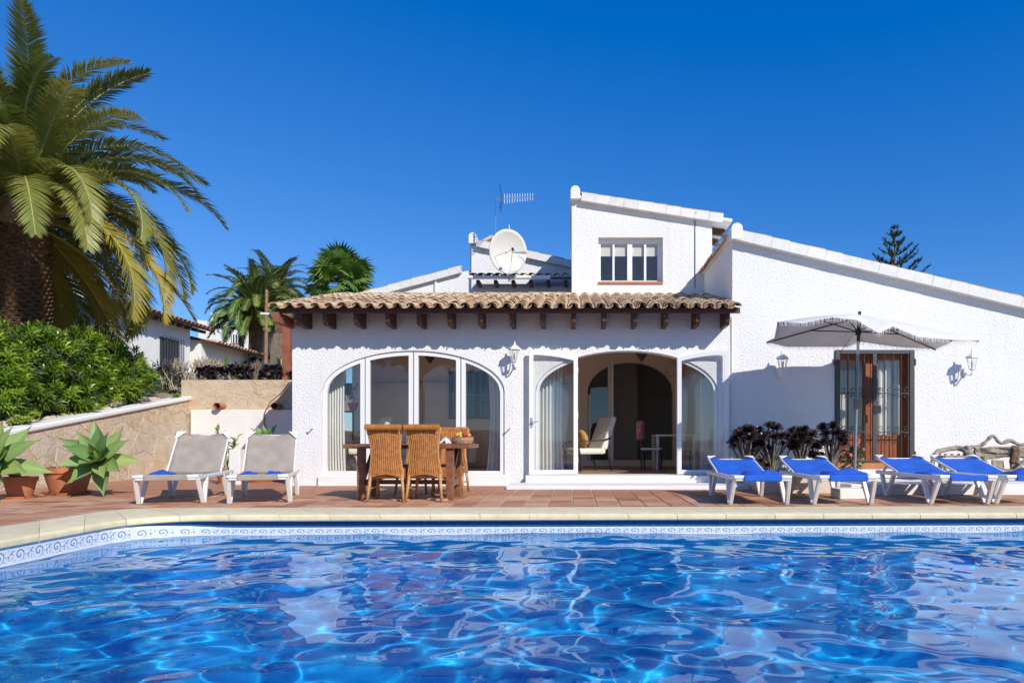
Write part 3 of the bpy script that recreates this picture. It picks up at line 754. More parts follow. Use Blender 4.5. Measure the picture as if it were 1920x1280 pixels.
fr.build('frame', M['frame'], tww, world=True, bevel=0.004)
for (a, b), (c, d) in zip(cols, cols[1:]):
    MB().box(b, c, yw + 0.028, yw + 0.034, b0 + 0.06, b1 - 0.1).build('pane', M['glass'], tww, world=True)
    MB().box(b + .004, c - .004, yw + 0.06, yw + 0.066, b1 - 0.36, b1 - 0.1).build('blind', M['cushion'], tww, world=True)

# ---------------------------------------------------------------- rear parts of the house, seen over the roof
BY = 18.0
bx = lambda px: ax(px, BY)
rear = MB().prism([(bx(640), BY, 3.0), (bx(882), BY, 3.0), (bx(882), BY, az(506, BY)), (bx(640), BY, az(570, BY))], (0, 3, 0)).build('rear_wing_wall', M['stucco'], villa, world=True)
verge(rear, bx(640), az(574, BY), bx(884), az(508, BY), BY - 0.12, 0.33, 0.17, 0.3, seed=5)
block = MB().prism([(bx(882), BY - 0.05, 3.0), (bx(1100), BY - 0.05, 3.0), (bx(1100), BY - 0.05, az(510, BY)), (bx(882), BY - 0.05, az(462, BY))], (0, 3, 0)).build('rear_block_wall', M['stucco'], villa, world=True)
verge(block, bx(894), az(465, BY) - 0.0, bx(1100), az(511, BY), BY - 0.18, 0.33, 0.17, 0.3, seed=6)
finial(bx(888), BY - 0.19, az(458, BY), 0.1, 0.3, block)
EY = 16.2
eave = MB().prism([(ax(882, EY), EY + 0.5, 3.2), (ax(1085, EY), EY + 0.5, 3.2), (ax(1085, EY), EY + 0.5, az(527, EY)), (ax(882, EY), EY + 0.5, az(527, EY))], (0, 1, 0)).build('rear_eave_wall', M['stucco'], villa, world=True)
MB().prism([(ax(880, EY), EY, az(522, EY)), (ax(1085, EY), EY, az(522, EY)), (ax(1085, EY), EY, az(519, EY)), (ax(880, EY), EY, az(519, EY))], (0, 1.6, 0.36)).build('roof_board', M['wood_dark'], eave, world=True)
MB().tube([(ax(878, EY), EY - 0.06, az(521, EY)), (ax(1032, EY), EY - 0.06, az(521, EY))], 0.045, 10).build('gutter', M['smooth_white'], eave, world=True)
for k in range(12):
    x = ax(886, EY) + k * 0.2
    for r in range(2):
        inst(cover_me, 'roof_tile', eave, Vector((x, EY - 0.03 + r * .33, az(519, EY) + 0.02 + r * 0.075)) - wloc(eave), (0.22, 0, 0))
for k in range(6):
    x = ax(895, EY) + k * 0.42
    MB().box(x - .04, x + .04, EY + 0.08, EY + 0.495, az(531, EY), az(523, EY)).build('rafter', M['wood_dark'], eave, world=True)
chim = MB().box(bx(912), bx(934), BY + 0.4, BY + 0.9, 5.4, az(452, BY)).build('chimney', M['stucco'], villa, world=True)
MB().prism([(bx(900), BY + .3, az(444, BY)), (bx(918), BY + .3, az(434, BY)), (bx(936), BY + .3, az(440, BY)), (bx(936), BY + .3, az(446, BY)), (bx(918), BY + .3, az(440, BY)), (bx(901), BY + .3, az(449, BY))], (0, 0.7, 0)).build('chimney_cap', M['roof_tile'], chim, world=True)
# conduit on the rear wing
MB().tube([(bx(817), BY - 0.02, az(520, BY)), (bx(817), BY - 0.02, az(556, BY))], 0.035, 8).build('pipe', M['smooth_white'], villa, world=True)

# ---------------------------------------------------------------- the sunroom inside
IY = 16.4; IZ = 0.182
IC = ax(1182, IY); IW = ax(1262, IY) - IC
ins = MB()
for ya, yb, za, zb in ((FY + .25, 12.9, 0, 3), (15.5, IY, 0, 3), (12.9, 15.5, 0, 1.0), (12.9, 15.5, 2.5, 3)):      # the side wall has a wide window on the garden
    ins.add([(SX0 + 0.2, ya, za), (SX0 + 0.2, yb, za), (SX0 + 0.2, yb, zb), (SX0 + 0.2, ya, zb)], [(0, 1, 2, 3)])
    MB().box(SX0, SX0 + 0.195, ya + .001, yb - .001, za + .001, zb - .001).build('side_wall', M['stucco'], villa, world=True)
MB().box(SX0 + .08, SX0 + .09, 12.9, 15.5, 1.0, 2.5).build('side_pane', M['glass'], villa, world=True)
ins.add([(SX1 - 0.2, FY + 0.25, 0), (SX1 - 0.2, IY, 0), (SX1 - 0.2, IY, 3.0), (SX1 - 0.2, FY + 0.25, 3.0)], [(3, 2, 1, 0)])
ins.add([(SX0 + 0.2, FY + 0.25, 3.0), (SX1 - .2, FY + 0.25, 3.0), (SX1 - .2, IY, 3.0), (SX0 + .2, IY, 3.0)], [(0, 1, 2, 3)])
ins.build('room_wall', M['plaster_in'], villa, world=True)
MB().box(SX0 + .2, SX1 - .2, FY + 0.252, IY + 4, IZ - 0.1, IZ).build('room_floor', M['floor_in'], villa, world=True)
wall_open(SX0 + .2, SX1 - .2, 0, lambda x: 3.05, IY, IY + 0.2, [(IC - IW, IC + IW, IZ + 0.14, lambda x: 1.95 + 0.72 * math.sqrt(max(0, 1 - ((x - IC) / IW) ** 2)))]).build('inner_arch_wall', M['plaster_in'], villa, world=True)
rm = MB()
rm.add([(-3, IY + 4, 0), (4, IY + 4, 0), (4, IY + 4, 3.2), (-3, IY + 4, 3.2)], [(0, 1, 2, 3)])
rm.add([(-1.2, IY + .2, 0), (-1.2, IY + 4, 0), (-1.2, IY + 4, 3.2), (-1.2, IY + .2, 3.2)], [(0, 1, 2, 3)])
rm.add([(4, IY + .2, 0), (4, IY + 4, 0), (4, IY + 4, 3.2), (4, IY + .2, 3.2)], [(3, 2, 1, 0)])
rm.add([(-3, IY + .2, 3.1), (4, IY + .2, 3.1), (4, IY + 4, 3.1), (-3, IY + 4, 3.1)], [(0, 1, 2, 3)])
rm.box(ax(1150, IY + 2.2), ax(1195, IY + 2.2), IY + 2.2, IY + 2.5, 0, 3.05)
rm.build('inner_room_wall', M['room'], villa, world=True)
# inner arch: a side light with a leaf standing open
IS = ax(1142, IY)
MB().box(IS - 0.03, IS + 0.03, IY - 0.03, IY + 0.05, IZ + .14, 2.62).box(IC - IW + .02, IC - IW + .06, IY - .02, IY + .04, IZ + .14, 1.9).build('inner_frame', M['frame'], villa, world=True)
lf = MB(); lf.box(IS + 0.02, IS + 0.06, IY - 0.75, IY - 0.69, IZ + .14, 2.6).box(IS + .02, IS + .06, IY - .09, IY - .03, IZ + .14, 2.6).box(IS + .021, IS + .059, IY - .69, IY - .09, IZ + .14, IZ + .24).box(IS + .021, IS + .059, IY - .69, IY - .09, 2.5, 2.6)
lf.build('inner_door_leaf', M['frame'], villa, world=True)
MB().box(IC - IW + .06, IS - .03, IY + .01, IY + .016, IZ + .5, 2.5).build('pane', M['glass'], villa, world=True)
# barred window in the inner wall
wb = bpy.data.objects.new('barred_window', None); COL.objects.link(wb); wb.parent = villa
bx0, bx1, bz0, bz1 = ax(846, IY), ax(932, IY), az(781, IY), az(700, IY)
MB().box(bx0, bx1, IY - 0.02, IY - 0.004, bz0, bz1).build('dark_pane', plain('dark_glass', (0.02, 0.025, 0.03), 0.08, 0.2, 3), wb, world=True)
gm = MB(); gm.box(bx0 - .05, bx1 + .05, IY - .06, IY - .021, bz0 - .05, bz0).box(bx0 - .05, bx1 + .05, IY - .06, IY - .021, bz1, bz1 + .05).box(bx0 - .05, bx0, IY - .06, IY - .021, bz0, bz1).box(bx1, bx1 + .05, IY - .06, IY - .021, bz0, bz1)
gm.build('frame', M['wood_dark'], wb, world=True)
for k in range(7):
    x = bx0 + (bx1 - bx0) * (k + .5) / 7
    MB().tube([(x, IY - .05, bz0), (x, IY - .05, bz1)], 0.011, 6).build('bar', M['grey_metal'], wb, world=True)
MB().tube([(bx0, IY - .05, (bz0 + bz1) / 2), (bx1, IY - .05, (bz0 + bz1) / 2)], 0.013, 6).build('bar', M['grey_metal'], wb, world=True)

# ---------------------------------------------------------------- french door with iron grille
fd = bpy.data.objects.new('french_door', None); COL.objects.link(fd); fd.parent = villa
yd = FY + 0.17
dm = MB(); midx = (DX0 + DX1) / 2
for a, b in ((DX0, midx - 0.004), (midx + 0.004, DX1)):
    root = bpy.data.objects.new('door_leaf', None)
    l = MB(); st = 0.13
    l.box(a, a + st, yd, yd + .05, DZ0, DZ1).box(b - st, b, yd, yd + .05, DZ0, DZ1).box(a + st, b - st, yd + .001, yd + .051, DZ0, DZ0 + 0.48).box(a + st, b - st, yd + .001, yd + .051, DZ1 - 0.12, DZ1)
    lo = l.build('door_leaf', M['door_wood'], fd, world=True, bevel=0.006)
    MB().box(a + st, b - st, yd + .022, yd + .028, DZ0 + .48, DZ1 - .12).build('pane', M['glass'], fd, world=True)
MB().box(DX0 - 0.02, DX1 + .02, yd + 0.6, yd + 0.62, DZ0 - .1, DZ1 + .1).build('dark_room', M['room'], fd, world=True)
cu = MB(); cu.grid([[(midx + 0.15 + u * 0.42, yd + 0.14 + 0.025 * math.sin(u * 26), z) for u in [i / 30 for i in range(31)]] for z in (DZ0 + 0.4, DZ1 - .1)]); cu.build('curtain', M['curtain'], fd, smooth=True, world=True)
gy = FY - 0.02
gr = MB(); w_ = 0.075
gr.box(DX0 - .03, DX0 + w_ - .02, gy, gy + .04, DZ0 - 0.02, DZ1 + .04).box(DX1 - w_ + .02, DX1 + .03, gy, gy + .04, DZ0 - .02, DZ1 + .04).box(DX0 + w_ - .02, DX1 - w_ + .02, gy + .002, gy + .038, DZ1 - .03, DZ1 + .04).box(midx - .04, midx + .035, gy + .001, gy + .039, DZ0 - .02, DZ1 - .03).box(DX0 + w_ - .02, midx - .04, gy + .002, gy + .038, DZ0 - .02, DZ0 + .03).box(midx + .035, DX1 - w_ + .02, gy + .002, gy + .038, DZ0 - .02, DZ0 + .03)
gate = gr.build('grille', M['iron'], fd, world=True, bevel=0.004)
for a, b in ((DX0 + .055, midx - .04), (midx + .035, DX1 - .055)):
    for k in range(1, 4):
        x = a + (b - a) * k / 4
        MB().tube([(x, gy + .02, DZ0), (x, gy + .02, DZ1 - .03)], 0.0085, 6).build('bar', M['iron'], gate, world=True)
    for z in (DZ0 + 0.53, DZ0 + 1.22):
        MB().bar((a, gy + .02, z), (b, gy + .02, z), 0.02, 0.016).build('cross_bar', M['iron'], gate, world=True)
        for k in range(4):
            xc = a + (b - a) * (k + .5) / 4
            for sgn in (1, -1):
                pts = [(xc + sgn_ * 0.0 + 0.05 * (1 - q / 9) * math.cos(q * 0.8 + (0 if k % 2 else PI)), gy + .012, z + sgn * (0.06) + 0.05 * (1 - q / 9) * math.sin(q * 0.8)) for sgn_ in (1,) for q in range(8)]
                MB().tube(pts, 0.006, 5).build('scroll', M['iron'], gate, world=True)
for z in (DZ0 + 0.12, DZ1 - 0.18):
    for x in (DX0 - .035, DX1 + .035): MB().tube([(x, gy + .01, z - .06), (x, gy + .01, z + .06)], 0.022, 8).build('hinge', M['iron'], gate, world=True)
MB().box(midx - .02, midx + .1, gy - .012, gy - .001, DZ0 + .86, DZ0 + 1.0).build('lock_case', M['black_metal'], gate, world=True)
# steps and raised bed along the wing
MB().box(DX0 - 0.6, DX1 + 0.5, 11.55, FY + 0.005, 0.16, 0.30).build('door_step', M['smooth_white'], villa, world=True, bevel=0.01)
MB().box(DX0 - 0.1, DX1 + 0.1, 11.9, FY + 0.008, 0.30, 0.40).build('tiled_tread', M['clay_pot'], villa, world=True, bevel=0.006)
MB().box(DX0 - 0.62, 9.0, 10.05, 11.548, -0.02, 0.15).build('low_platform', M['smooth_white'], villa, world=True, bevel=0.012)
PX0, PX1 = SX1 + 0.05, DX0 - 0.66
bed = MB(); bed.box(PX0, PX1, 10.35, 10.5, -0.02, 0.3).box(PX0, PX0 + .14, 10.5, FY - .003, -.02, .299).box(PX1 - .14, PX1, 10.5, FY - .003, -.02, .299)
bed_o = bed.build('bed_edge', M['mortar'], villa, world=True, bevel=0.015)
MB().box(PX0 + .14, PX1 - .14, 10.5, FY - .004, -.02, .25).build('bed_soil', M['soil'], bed_o, world=True)

# ================================================================ NEIGHBOURING HOUSES AND WALLS
# ---------------------------------------------------------------- stone walls, stone by stone
def clip(poly, px, py, nx_, ny_):
    out = []
    for i in range(len(poly)):
        a, b = poly[i], poly[(i + 1) % len(poly)]
        da = (a[0] - px) * nx_ + (a[1] - py) * ny_; db = (b[0] - px) * nx_ + (b[1] - py) * ny_
        if da <= 0: out.append(a)
        if (da < 0 < db) or (db < 0 < da):
            t = da / (da - db); out.append((a[0] + (b[0] - a[0]) * t, a[1] + (b[1] - a[1]) * t))
    return out
def stone_cells(region, size, rd):
    xs_ = [p[0] for p in region]; ys_ = [p[1] for p in region]; x0, x1, y0, y1 = min(xs_), max(xs_), min(ys_), max(ys_)
    seeds = []
    nxx = max(1, int((x1 - x0) / size)); nyy = max(1, int((y1 - y0) / (size * 0.8)))
    for i in range(-1, nxx + 1):
        for j in range(-1, nyy + 1):
            if rd.random() < 0.13: continue
            seeds.append((x0 + (i + 0.5 + rd.uniform(-.48, .48)) * (x1 - x0) / nxx, y0 + (j + 0.5 + rd.uniform(-.48, .48)) * (y1 - y0) / nyy))
    cells = []
    for k, s_ in enumerate(seeds):
        poly = list(region)
        near = sorted((q for q in seeds if q is not s_), key=lambda q: (q[0] - s_[0]) ** 2 + (q[1] - s_[1]) ** 2)[:18]
        gap = 0.0045
        for q in near:
            d = math.hypot(q[0] - s_[0], q[1] - s_[1])
            if d < 1e-6: continue
            n_ = ((q[0] - s_[0]) / d, (q[1] - s_[1]) / d)
            poly = clip(poly, s_[0] + n_[0] * (d / 2 - gap), s_[1] + n_[1] * (d / 2 - gap), *n_)
            if len(poly) < 3: break
        if len(poly) >= 3:
            ar = abs(sum(poly[i][0] * poly[(i + 1) % len(poly)][1] - poly[(i + 1) % len(poly)][0] * poly[i][1] for i in range(len(poly)))) / 2
            if ar > 0.004: cells.append(poly)
    return cells
def clad(root, region, to3d, nvec, size, seed):
    rd = random.Random(seed); n = Vector(nvec); w0 = wloc(root)
    for poly in stone_cells(region, size, rd):
        cx_ = sum(p[0] for p in poly) / len(poly); cy_ = sum(p[1] for p in poly) / len(poly)
        h_ = rd.uniform(0.005, 0.014); m = MB(); K = len(poly)
        base = [Vector(to3d(p)) for p in poly]
        mid = [b + n * h_ * 0.7 for b in base]
        top = [Vector(to3d((cx_ + (p[0] - cx_) * 0.96, cy_ + (p[1] - cy_) * 0.96))) + n * h_ for p in poly]
        m.v = base + mid + top
        for i in range(K):
            j = (i + 1) % K; m.f += [(i, j, K + j, K + i), (K + i, K + j, 2 * K + j, 2 * K + i)]
        m.f.append(tuple(range(2 * K, 3 * K)))
        m.build('stone', M['stone'], root, world=True)

WLX = -9.0
wtop = lambda y: 0.84 + (y - 10.7) * (1.74 - 0.84) / (16.0 - 10.7)
lw = MB().prism([(WLX, 6.5, -0.05), (WLX, 16.0, -0.05), (WLX, 16.0, wtop(16)), (WLX, 6.5, wtop(6.5))], (-0.28, 0, 0)).build('garden_wall', M['mortar'])
tag(lw, 'long stone-clad garden wall with a white sloping cap, beside the potted agaves', 'wall')
clad(lw, [(9.5, 0.0), (16.0, 0.0), (16.0, wtop(16)), (9.5, wtop(9.5))], lambda p: (WLX, p[0], p[1]), (1, 0, 0), 0.34, 21)
MB().prism([(WLX + 0.06, 6.5, wtop(6.5)), (WLX + 0.06, 16.0, wtop(16.0)), (WLX + 0.06, 16.0, wtop(16) + 0.1), (WLX + 0.06, 6.5, wtop(6.5) + 0.1)], (-0.34, 0, 0)).build('cap', M['smooth_white'], lw, bevel=0.03)
SWY = 16.0; SWX0, SWX1 = ax(340, SWY), ax(560, SWY); SWT = az(712, SWY)
sw = MB().box(SWX0, SWX1, SWY, SWY + 0.35, -0.05, SWT).build('stone_wall', M['mortar'])
tag(sw, 'high golden stone wall with a white lower panel, behind the taupe loungers', 'wall')
clad(sw, [(SWX0, 1.45), (SWX1, 1.45), (SWX1, SWT), (SWX0, SWT)], lambda p: (p[0], SWY, p[1]), (0, -1, 0), 0.36, 22)
WPX = ax(362, SWY)
clad(sw, [(SWX0, 0.0), (WPX, 0.0), (WPX, 1.44), (SWX0, 1.44)], lambda p: (p[0], SWY, p[1]), (0, -1, 0), 0.3, 23)
MB().box(WPX, SWX1 + 0.4, SWY - 0.12, SWY - 0.002, -0.02, az(768, SWY)).build('white_panel', M['smooth_white'], sw, bevel=0.02)
for px in (418, 524):
    x = ax(px, SWY); z = az(768, SWY) + 0.02
    m = MB(); rows = []
    for y in (SWY - 0.28, SWY):
        rows.append([(x + 0.085 * math.cos(PI * 2 * k / 12), y, z + 0.06 + 0.07 * math.sin(PI * 2 * k / 12)) for k in range(13)])
    m.grid(rows); m.grid([[(x + (p[0] - x) * .8, p[1] + .01, z + .06 + (p[2] - z - .06) * .8) for p in r] for r in rows]); m.build('drain_spout', M['clay_pot'], sw, smooth=True)
cb = [(ax(545, 15.9), 15.85, az(716, 15.9)), (ax(528, 15.9), 15.85, az(738, 15.9)), (ax(508, 15.9), 15.85, az(754, 15.9)), (ax(499, 15.9), 15.84, az(772, 15.9)), (ax(497, 15.9), 15.84, az(790, 15.9)), (ax(502, 15.9), 15.84, az(812, 15.9))]
tag(MB().tube(cb, 0.014, 6).build('hose', M['rust_pole']), 'thin brown hose hanging down the stone wall beside the villa corner', 'hose')

# raised garden behind the walls
gx = [-60, -30, -20, -16, -14.5, -13, -11.5, -10.3, -9.6, -9.14]
def gz(x, y):
    base = wtop(min(max(y, 4), 16)) - 0.05 + max(0, y - 16) * 0.02
    return base + min(1.6, max(0, -9.2 - x) * 0.28) + 0.05 * math.sin(x * 3 + y * 2.1)
rows = [[(x, y, gz(x, y)) for x in gx] for y in [4 + 0.75 * i for i in range(17)] + [18, 22, 28, 36, 50, 80]]
structure(MB().grid(rows).build('garden_bank', M['earth'], smooth=True))
rows = [[(x, y, SWT - 0.06 + 0.04 * (y - 16) + 0.03 * math.sin(x * 3 + y)) for x in (-9.14, -8.5, -7.5, -6.5, -5.5, -4.5, -3, 0)] for y in (16.2, 17, 18, 20, 24, 30, 40, 60)]
structure(MB().grid(rows).build('upper_garden', M['earth'], smooth=True))

# ---------------------------------------------------------------- neighbour's house on the left
NX = -14.0
nh = thing('neighbour_house', 'white house with tiled eave and barred window behind the big palm', 'house', (NX, 20, 1.5))
MB().box(NX - 6, NX, 15.0, 20.3, 1.0, 5.15).build('parapet_wall', M['stucco_far'], nh, world=True)
MB().box(NX - 6.1, NX + 0.07, 14.95, 20.35, 5.152, 5.35).build('parapet_cap', M['smooth_white'], nh, world=True, bevel=0.03)
MB().box(NX - 5, NX - 0.15, 20.3, 25.2, 1.0, 4.9).build('wall', M['stucco_far'], nh, world=True)
nr = MB().prism([(NX + 0.42, 20.36, 4.86), (NX - 5, 20.36, 6.3), (NX - 5, 20.36, 6.38), (NX + 0.42, 20.36, 4.94)], (0, 5.3, 0)).build('roof', M['wood_dark'], nh, world=True)
rt_me = half_tile_mesh('roof_tile', 0.45, 0.105, 0.085, M['roof_red'])
for k in range(21):
    for r in range(3):
        q = inst(rt_me, 'roof_tile', nr, Vector((NX + 0.5 - r * 0.36, 20.5 + k * 0.25, 4.93 + r * 0.095)) - wloc(nr), (0.0, 0.0, 0.0))
        q.matrix_basis = Matrix.Translation(q.location) @ (Matrix.Rotation(PI / 2, 4, 'Z') @ Matrix.Rotation(0.26, 4, 'X'))
for k in range(11): MB().bar((NX - 0.15, 20.6 + k * 0.47, 4.92), (NX + 0.36, 20.6 + k * 0.47, 4.79), 0.1, 0.12).build('rafter', M['wood_dark'], nr, world=True)
nw = MB().box(NX - 0.16, NX - 0.14, 23.35, 24.5, 3.1, 4.35).build('window', M['iron'], nh, world=True)
for k in range(8): MB().tube([(NX + 0.02, 23.35 + 1.15 * k / 7, 3.05), (NX + 0.02, 23.35 + 1.15 * k / 7, 4.4)], 0.016, 5).build('bar', M['black_metal'], nw, world=True)
# lower house further on
n2 = thing('far_house', 'low white house with a tiled lean-to eave beyond the barred-window house', 'house', (NX, 28, 1.5))
MB().box(NX - 4, NX + 0.1, 25.5, 31.5, 1.0, 4.55).build('wall', M['stucco_far'], n2, world=True)
n2r = MB().prism([(NX + 0.7, 25.4, 4.35), (NX - 2, 25.4, 5.0), (NX - 2, 25.4, 5.1), (NX + 0.7, 25.4, 4.45)], (0, 6.2, 0)).build('roof', M['wood_dark'], n2, world=True)
rf_me = half_tile_mesh('roof_tile', 0.45, 0.105, 0.085, M['roof_tile'])
for k in range(24):
    q = inst(rf_me, 'roof_tile', n2r, Vector((NX + 0.8, 25.5 + k * 0.25, 4.43)) - wloc(n2r))
    q.matrix_basis = Matrix.Translation(q.location) @ (Matrix.Rotation(PI / 2, 4, 'Z') @ Matrix.Rotation(0.22, 4, 'X'))
n3 = thing('far_villa', 'flat-roofed white building with a small window behind the far palm trunk', 'house', (-17, 34, 1.5))
Y3 = 34
MB().box(ax(372, Y3), ax(466, Y3), Y3, Y3 + 5, 1.5, az(612, Y3)).build('wall', M['stucco_far'], n3, world=True)
MB().prism([(ax(372, Y3), Y3 - .1, az(612, Y3)), (ax(468, Y3), Y3 - .1, az(616, Y3)), (ax(468, Y3), Y3 - .1, az(613, Y3)), (ax(372, Y3), Y3 - .1, az(600, Y3))], (0, 5, 0)).build('roof', M['stucco_far'], n3, world=True)
MB().box(ax(385, Y3), ax(406, Y3), Y3 + .5, Y3 + 1.2, az(605, Y3), az(582, Y3)).build('chimney', M['stucco_far'], n3, world=True)
w3 = MB().box(ax(434, Y3), ax(454, Y3), Y3 - 0.04, Y3 - .005, az(644, Y3), az(627, Y3)).build('window', M['iron'], n3, world=True)
for k in range(4): MB().tube([(ax(437 + k * 5, Y3), Y3 - .08, az(644, Y3)), (ax(437 + k * 5, Y3), Y3 - .08, az(627, Y3))], 0.03, 5).build('bar', M['smooth_white'], w3, world=True)
Y4 = 30
n4 = thing('garden_shed', 'small white outbuilding with a tiled lean-to roof between far palm and villa corner', 'shed', (ax(500, Y4), Y4, 2))
MB().box(ax(483, Y4), ax(508, Y4), Y4, Y4 + 3, 2, az(622, Y4)).build('wall', M['stucco_far'], n4, world=True)
MB().box(ax(508, Y4) + .01, ax(545, Y4), Y4 + .3, Y4 + 3, 2, az(640, Y4)).build('side_wall', M['bark2'], n4, world=True)
MB().prism([(ax(480, Y4), Y4 - .2, az(620, Y4)), (ax(514, Y4), Y4 - .2, az(632, Y4)), (ax(514, Y4), Y4 - .2, az(628, Y4)), (ax(480, Y4), Y4 - .2, az(616, Y4))], (0, 3, 0)).build('roof', M['roof_tile'], n4, world=True)
PY = 19.0
tag(MB().tube([(ax(497, PY), PY, 2.0), (ax(499, PY), PY, az(640, PY)), (ax(500, PY), PY, az(543, PY))], [0.055, 0.05, 0.045], 8).build('pole', M['rust_pole']), 'thin rusty brown pole standing left of the villa roof', 'pole')
tag(MB().box(ax(531, 16.3), ax(545, 16.3), 16.22, 16.38, SWT - .1, az(590, 16.3)).build('pergola_post', M['rust_paint'], None, bevel=.01), 'rust-red square post standing on the stone wall beside the villa corner', 'post')
MQ = thing('stone_chimney', 'grey rendered outdoor chimney stack standing left of the rust-red post', 'chimney', (ax(520, 20), 20, 2))
MB().box(ax(507, 20), ax(533, 20), 20, 20.4, 2, az(650, 20)).build('base', M['bark2'], MQ, world=True)
MB().prism([(ax(507, 20), 20.02, az(650, 20)), (ax(533, 20), 20.02, az(650, 20)), (ax(527, 20), 20.02, az(624, 20)), (ax(513, 20), 20.02, az(624, 20))], (0, 0.35, 0)).build('hood', M['bark2'], MQ, world=True)
MB().box(ax(514, 20), ax(526, 20), 20.05, 20.3, az(624, 20), az(592, 20)).build('flue', M['bark'], MQ, world=True)

# ================================================================ DISH, AERIAL, LANTERNS
dY = 15.75; dc = at(953, 472, dY)
dish = thing('satellite_dish', 'large round off-white satellite dish on the roof left of the tower', 'satellite dish', (dc.x, dY, dc.z))
m = MB(); rows = []
for j in range(9):
    r = 0.47 * j / 8
    rows.append([(r * math.cos(2 * PI * k / 32), 0.16 - 0.10 * (j / 8) ** 2 - 0.06, r * 1.08 * math.sin(2 * PI * k / 32)) for k in range(33)])
m.grid(rows); reflo = m.build('reflector', M['dish'], dish, smooth=True)
reflo.modifiers.new('thick', 'SOLIDIFY').thickness = 0.012
reflo.rotation_euler = (math.radians(8), 0, math.radians(28))
tip = Vector((0.14, -0.42, -0.06))
for a in (200, 330, 275):
    MB().tube([Vector((0.45 * math.cos(math.radians(a)), -0.02, 0.48 * math.sin(math.radians(a)))), tip], 0.006, 5).build('arm', M['grey_metal'], dish)
MB().tube([tip + Vector((0, 0.05, 0)), tip + Vector((0, -0.04, 0))], 0.03, 8).build('receiver', M['black_metal'], dish)
MB().tube([(0.0, 0.14, 0.0), (0.0, 0.28, -0.1), (0.0, 0.3, -0.62)], 0.03, 8).build('mount', M['grey_metal'], dish)
MB().tube([(0.02, 0.2, 0.45), (-0.0, 0.2, 0.68)], 0.012, 6).build('mast_tip', M['smooth_white'], dish)
aY = 17.0
ant = thing('roof_aerial', 'comb-shaped television aerial on a thin mast above the satellite dish', 'aerial', (ax(929, aY), aY, 5.0))
MB().tube([(ax(929, aY), aY, 5.2), (ax(929, aY), aY, az(368, aY))], 0.016, 6).build('mast', M['grey_metal'], ant, world=True)
MB().tube([(ax(927, aY), aY, az(374, aY)), (ax(1000, aY), aY, az(369, aY))], 0.012, 6).build('boom', M['grey_metal'], ant, world=True)
for k in range(12):
    px = 946 + k * 4.8
    zc = az(374 - (px - 927) * 5 / 73, aY); hh = 0.15 - 0.0035 * k
    MB().tube([(ax(px, aY), aY, zc - hh * .8), (ax(px, aY), aY, zc + hh * .8)], 0.006, 5).build('element', M['grey_metal'], ant, world=True)
rf = MB()
for zz in (-1, 1):
    for k in range(5):
        z0 = az(373, aY) + zz * (0.05 + k * 0.055); x0 = ax(941, aY) - 0.012 * k
        rf.tube([(x0, aY - 0.22, z0), (x0, aY + 0.22, z0)], 0.006, 5)
rf.tube([(ax(941, aY), aY - .2, az(373, aY) - .3), (ax(941, aY), aY - .2, az(373, aY) + .3)], .006, 5)
rf.build('reflector', M['sling_blue'], ant, world=True)

def lantern(px, py, label):
    z = az(py, FY - 0.2); x = ax(px, FY - 0.21)
    r = thing('wall_lantern', label, 'lantern', (x, FY - 0.01, z), 0, 'white wall lanterns on the front wall')
    m = MB(); m.lathe([(0.045, -0.02), (0.05, 0.0)], (0, 0, 0), 10, True)
    bp = MB(); bp.ell((0, -0.012, -0.14), (0.05, 0.02, 0.09), 10, 6); bp.build('back_plate', M['frame'], r, smooth=True)
    MB().tube([(0, -0.02, -0.15), (0, -0.08, -0.2), (0, -0.15, -0.22), (0, -0.21, -0.19), (0, -0.21, -0.13)], 0.013, 6).build('arm', M['frame'], r, smooth=True)
    cg = MB()
    cg.lathe([(0.012, -0.14), (0.055, -0.12), (0.058, -0.105)], (0, -0.21, 0), 6)
    for k in range(6):
        a = 2 * PI * k / 6; cg.tube([(0.055 * math.cos(a), -0.21 + 0.055 * math.sin(a), -0.11), (0.088 * math.cos(a), -0.21 + 0.088 * math.sin(a), 0.09)], 0.006, 5)
    cg.build('cage', M['frame'], r)
    MB().lathe([(0.05, -0.108), (0.082, 0.088)], (0, -0.21, 0), 6).build('lantern_glass', M['glass'], r)
    MB().lathe([(0.118, 0.085), (0.112, 0.105), (0.06, 0.15), (0.03, 0.17), (0.02, 0.19), (0.012, 0.23), (0.0, 0.235)], (0, -0.21, 0), 6).build('roof_cap', M['frame'], r)
    MB().lathe([(0.014, -0.1), (0.02, -0.02), (0.014, 0.03), (0, 0.04)], (0, -0.21, 0), 8).build('bulb', M['cushion'], r)
lantern(965, 665, 'white wall lantern between the two arches')
lantern(1467, 682, 'white wall lantern left of the french door, above the black aeoniums')
lantern(1822, 680, 'white wall lantern right of the french door, with bare wall around it')
for px in (587, 957):
    x = ax(px, FY); z = az(802, FY)
    tag(MB().tube([(x, FY + 0.01, z), (x, FY - 0.13, z), (x, FY - 0.14, z + 0.04)], 0.012, 6).build('wall_hook', M['frame']), 'small white shutter hook on the wall ' + ('left of the first arch' if px < 700 else 'between the arches, under the lantern'), 'hook')

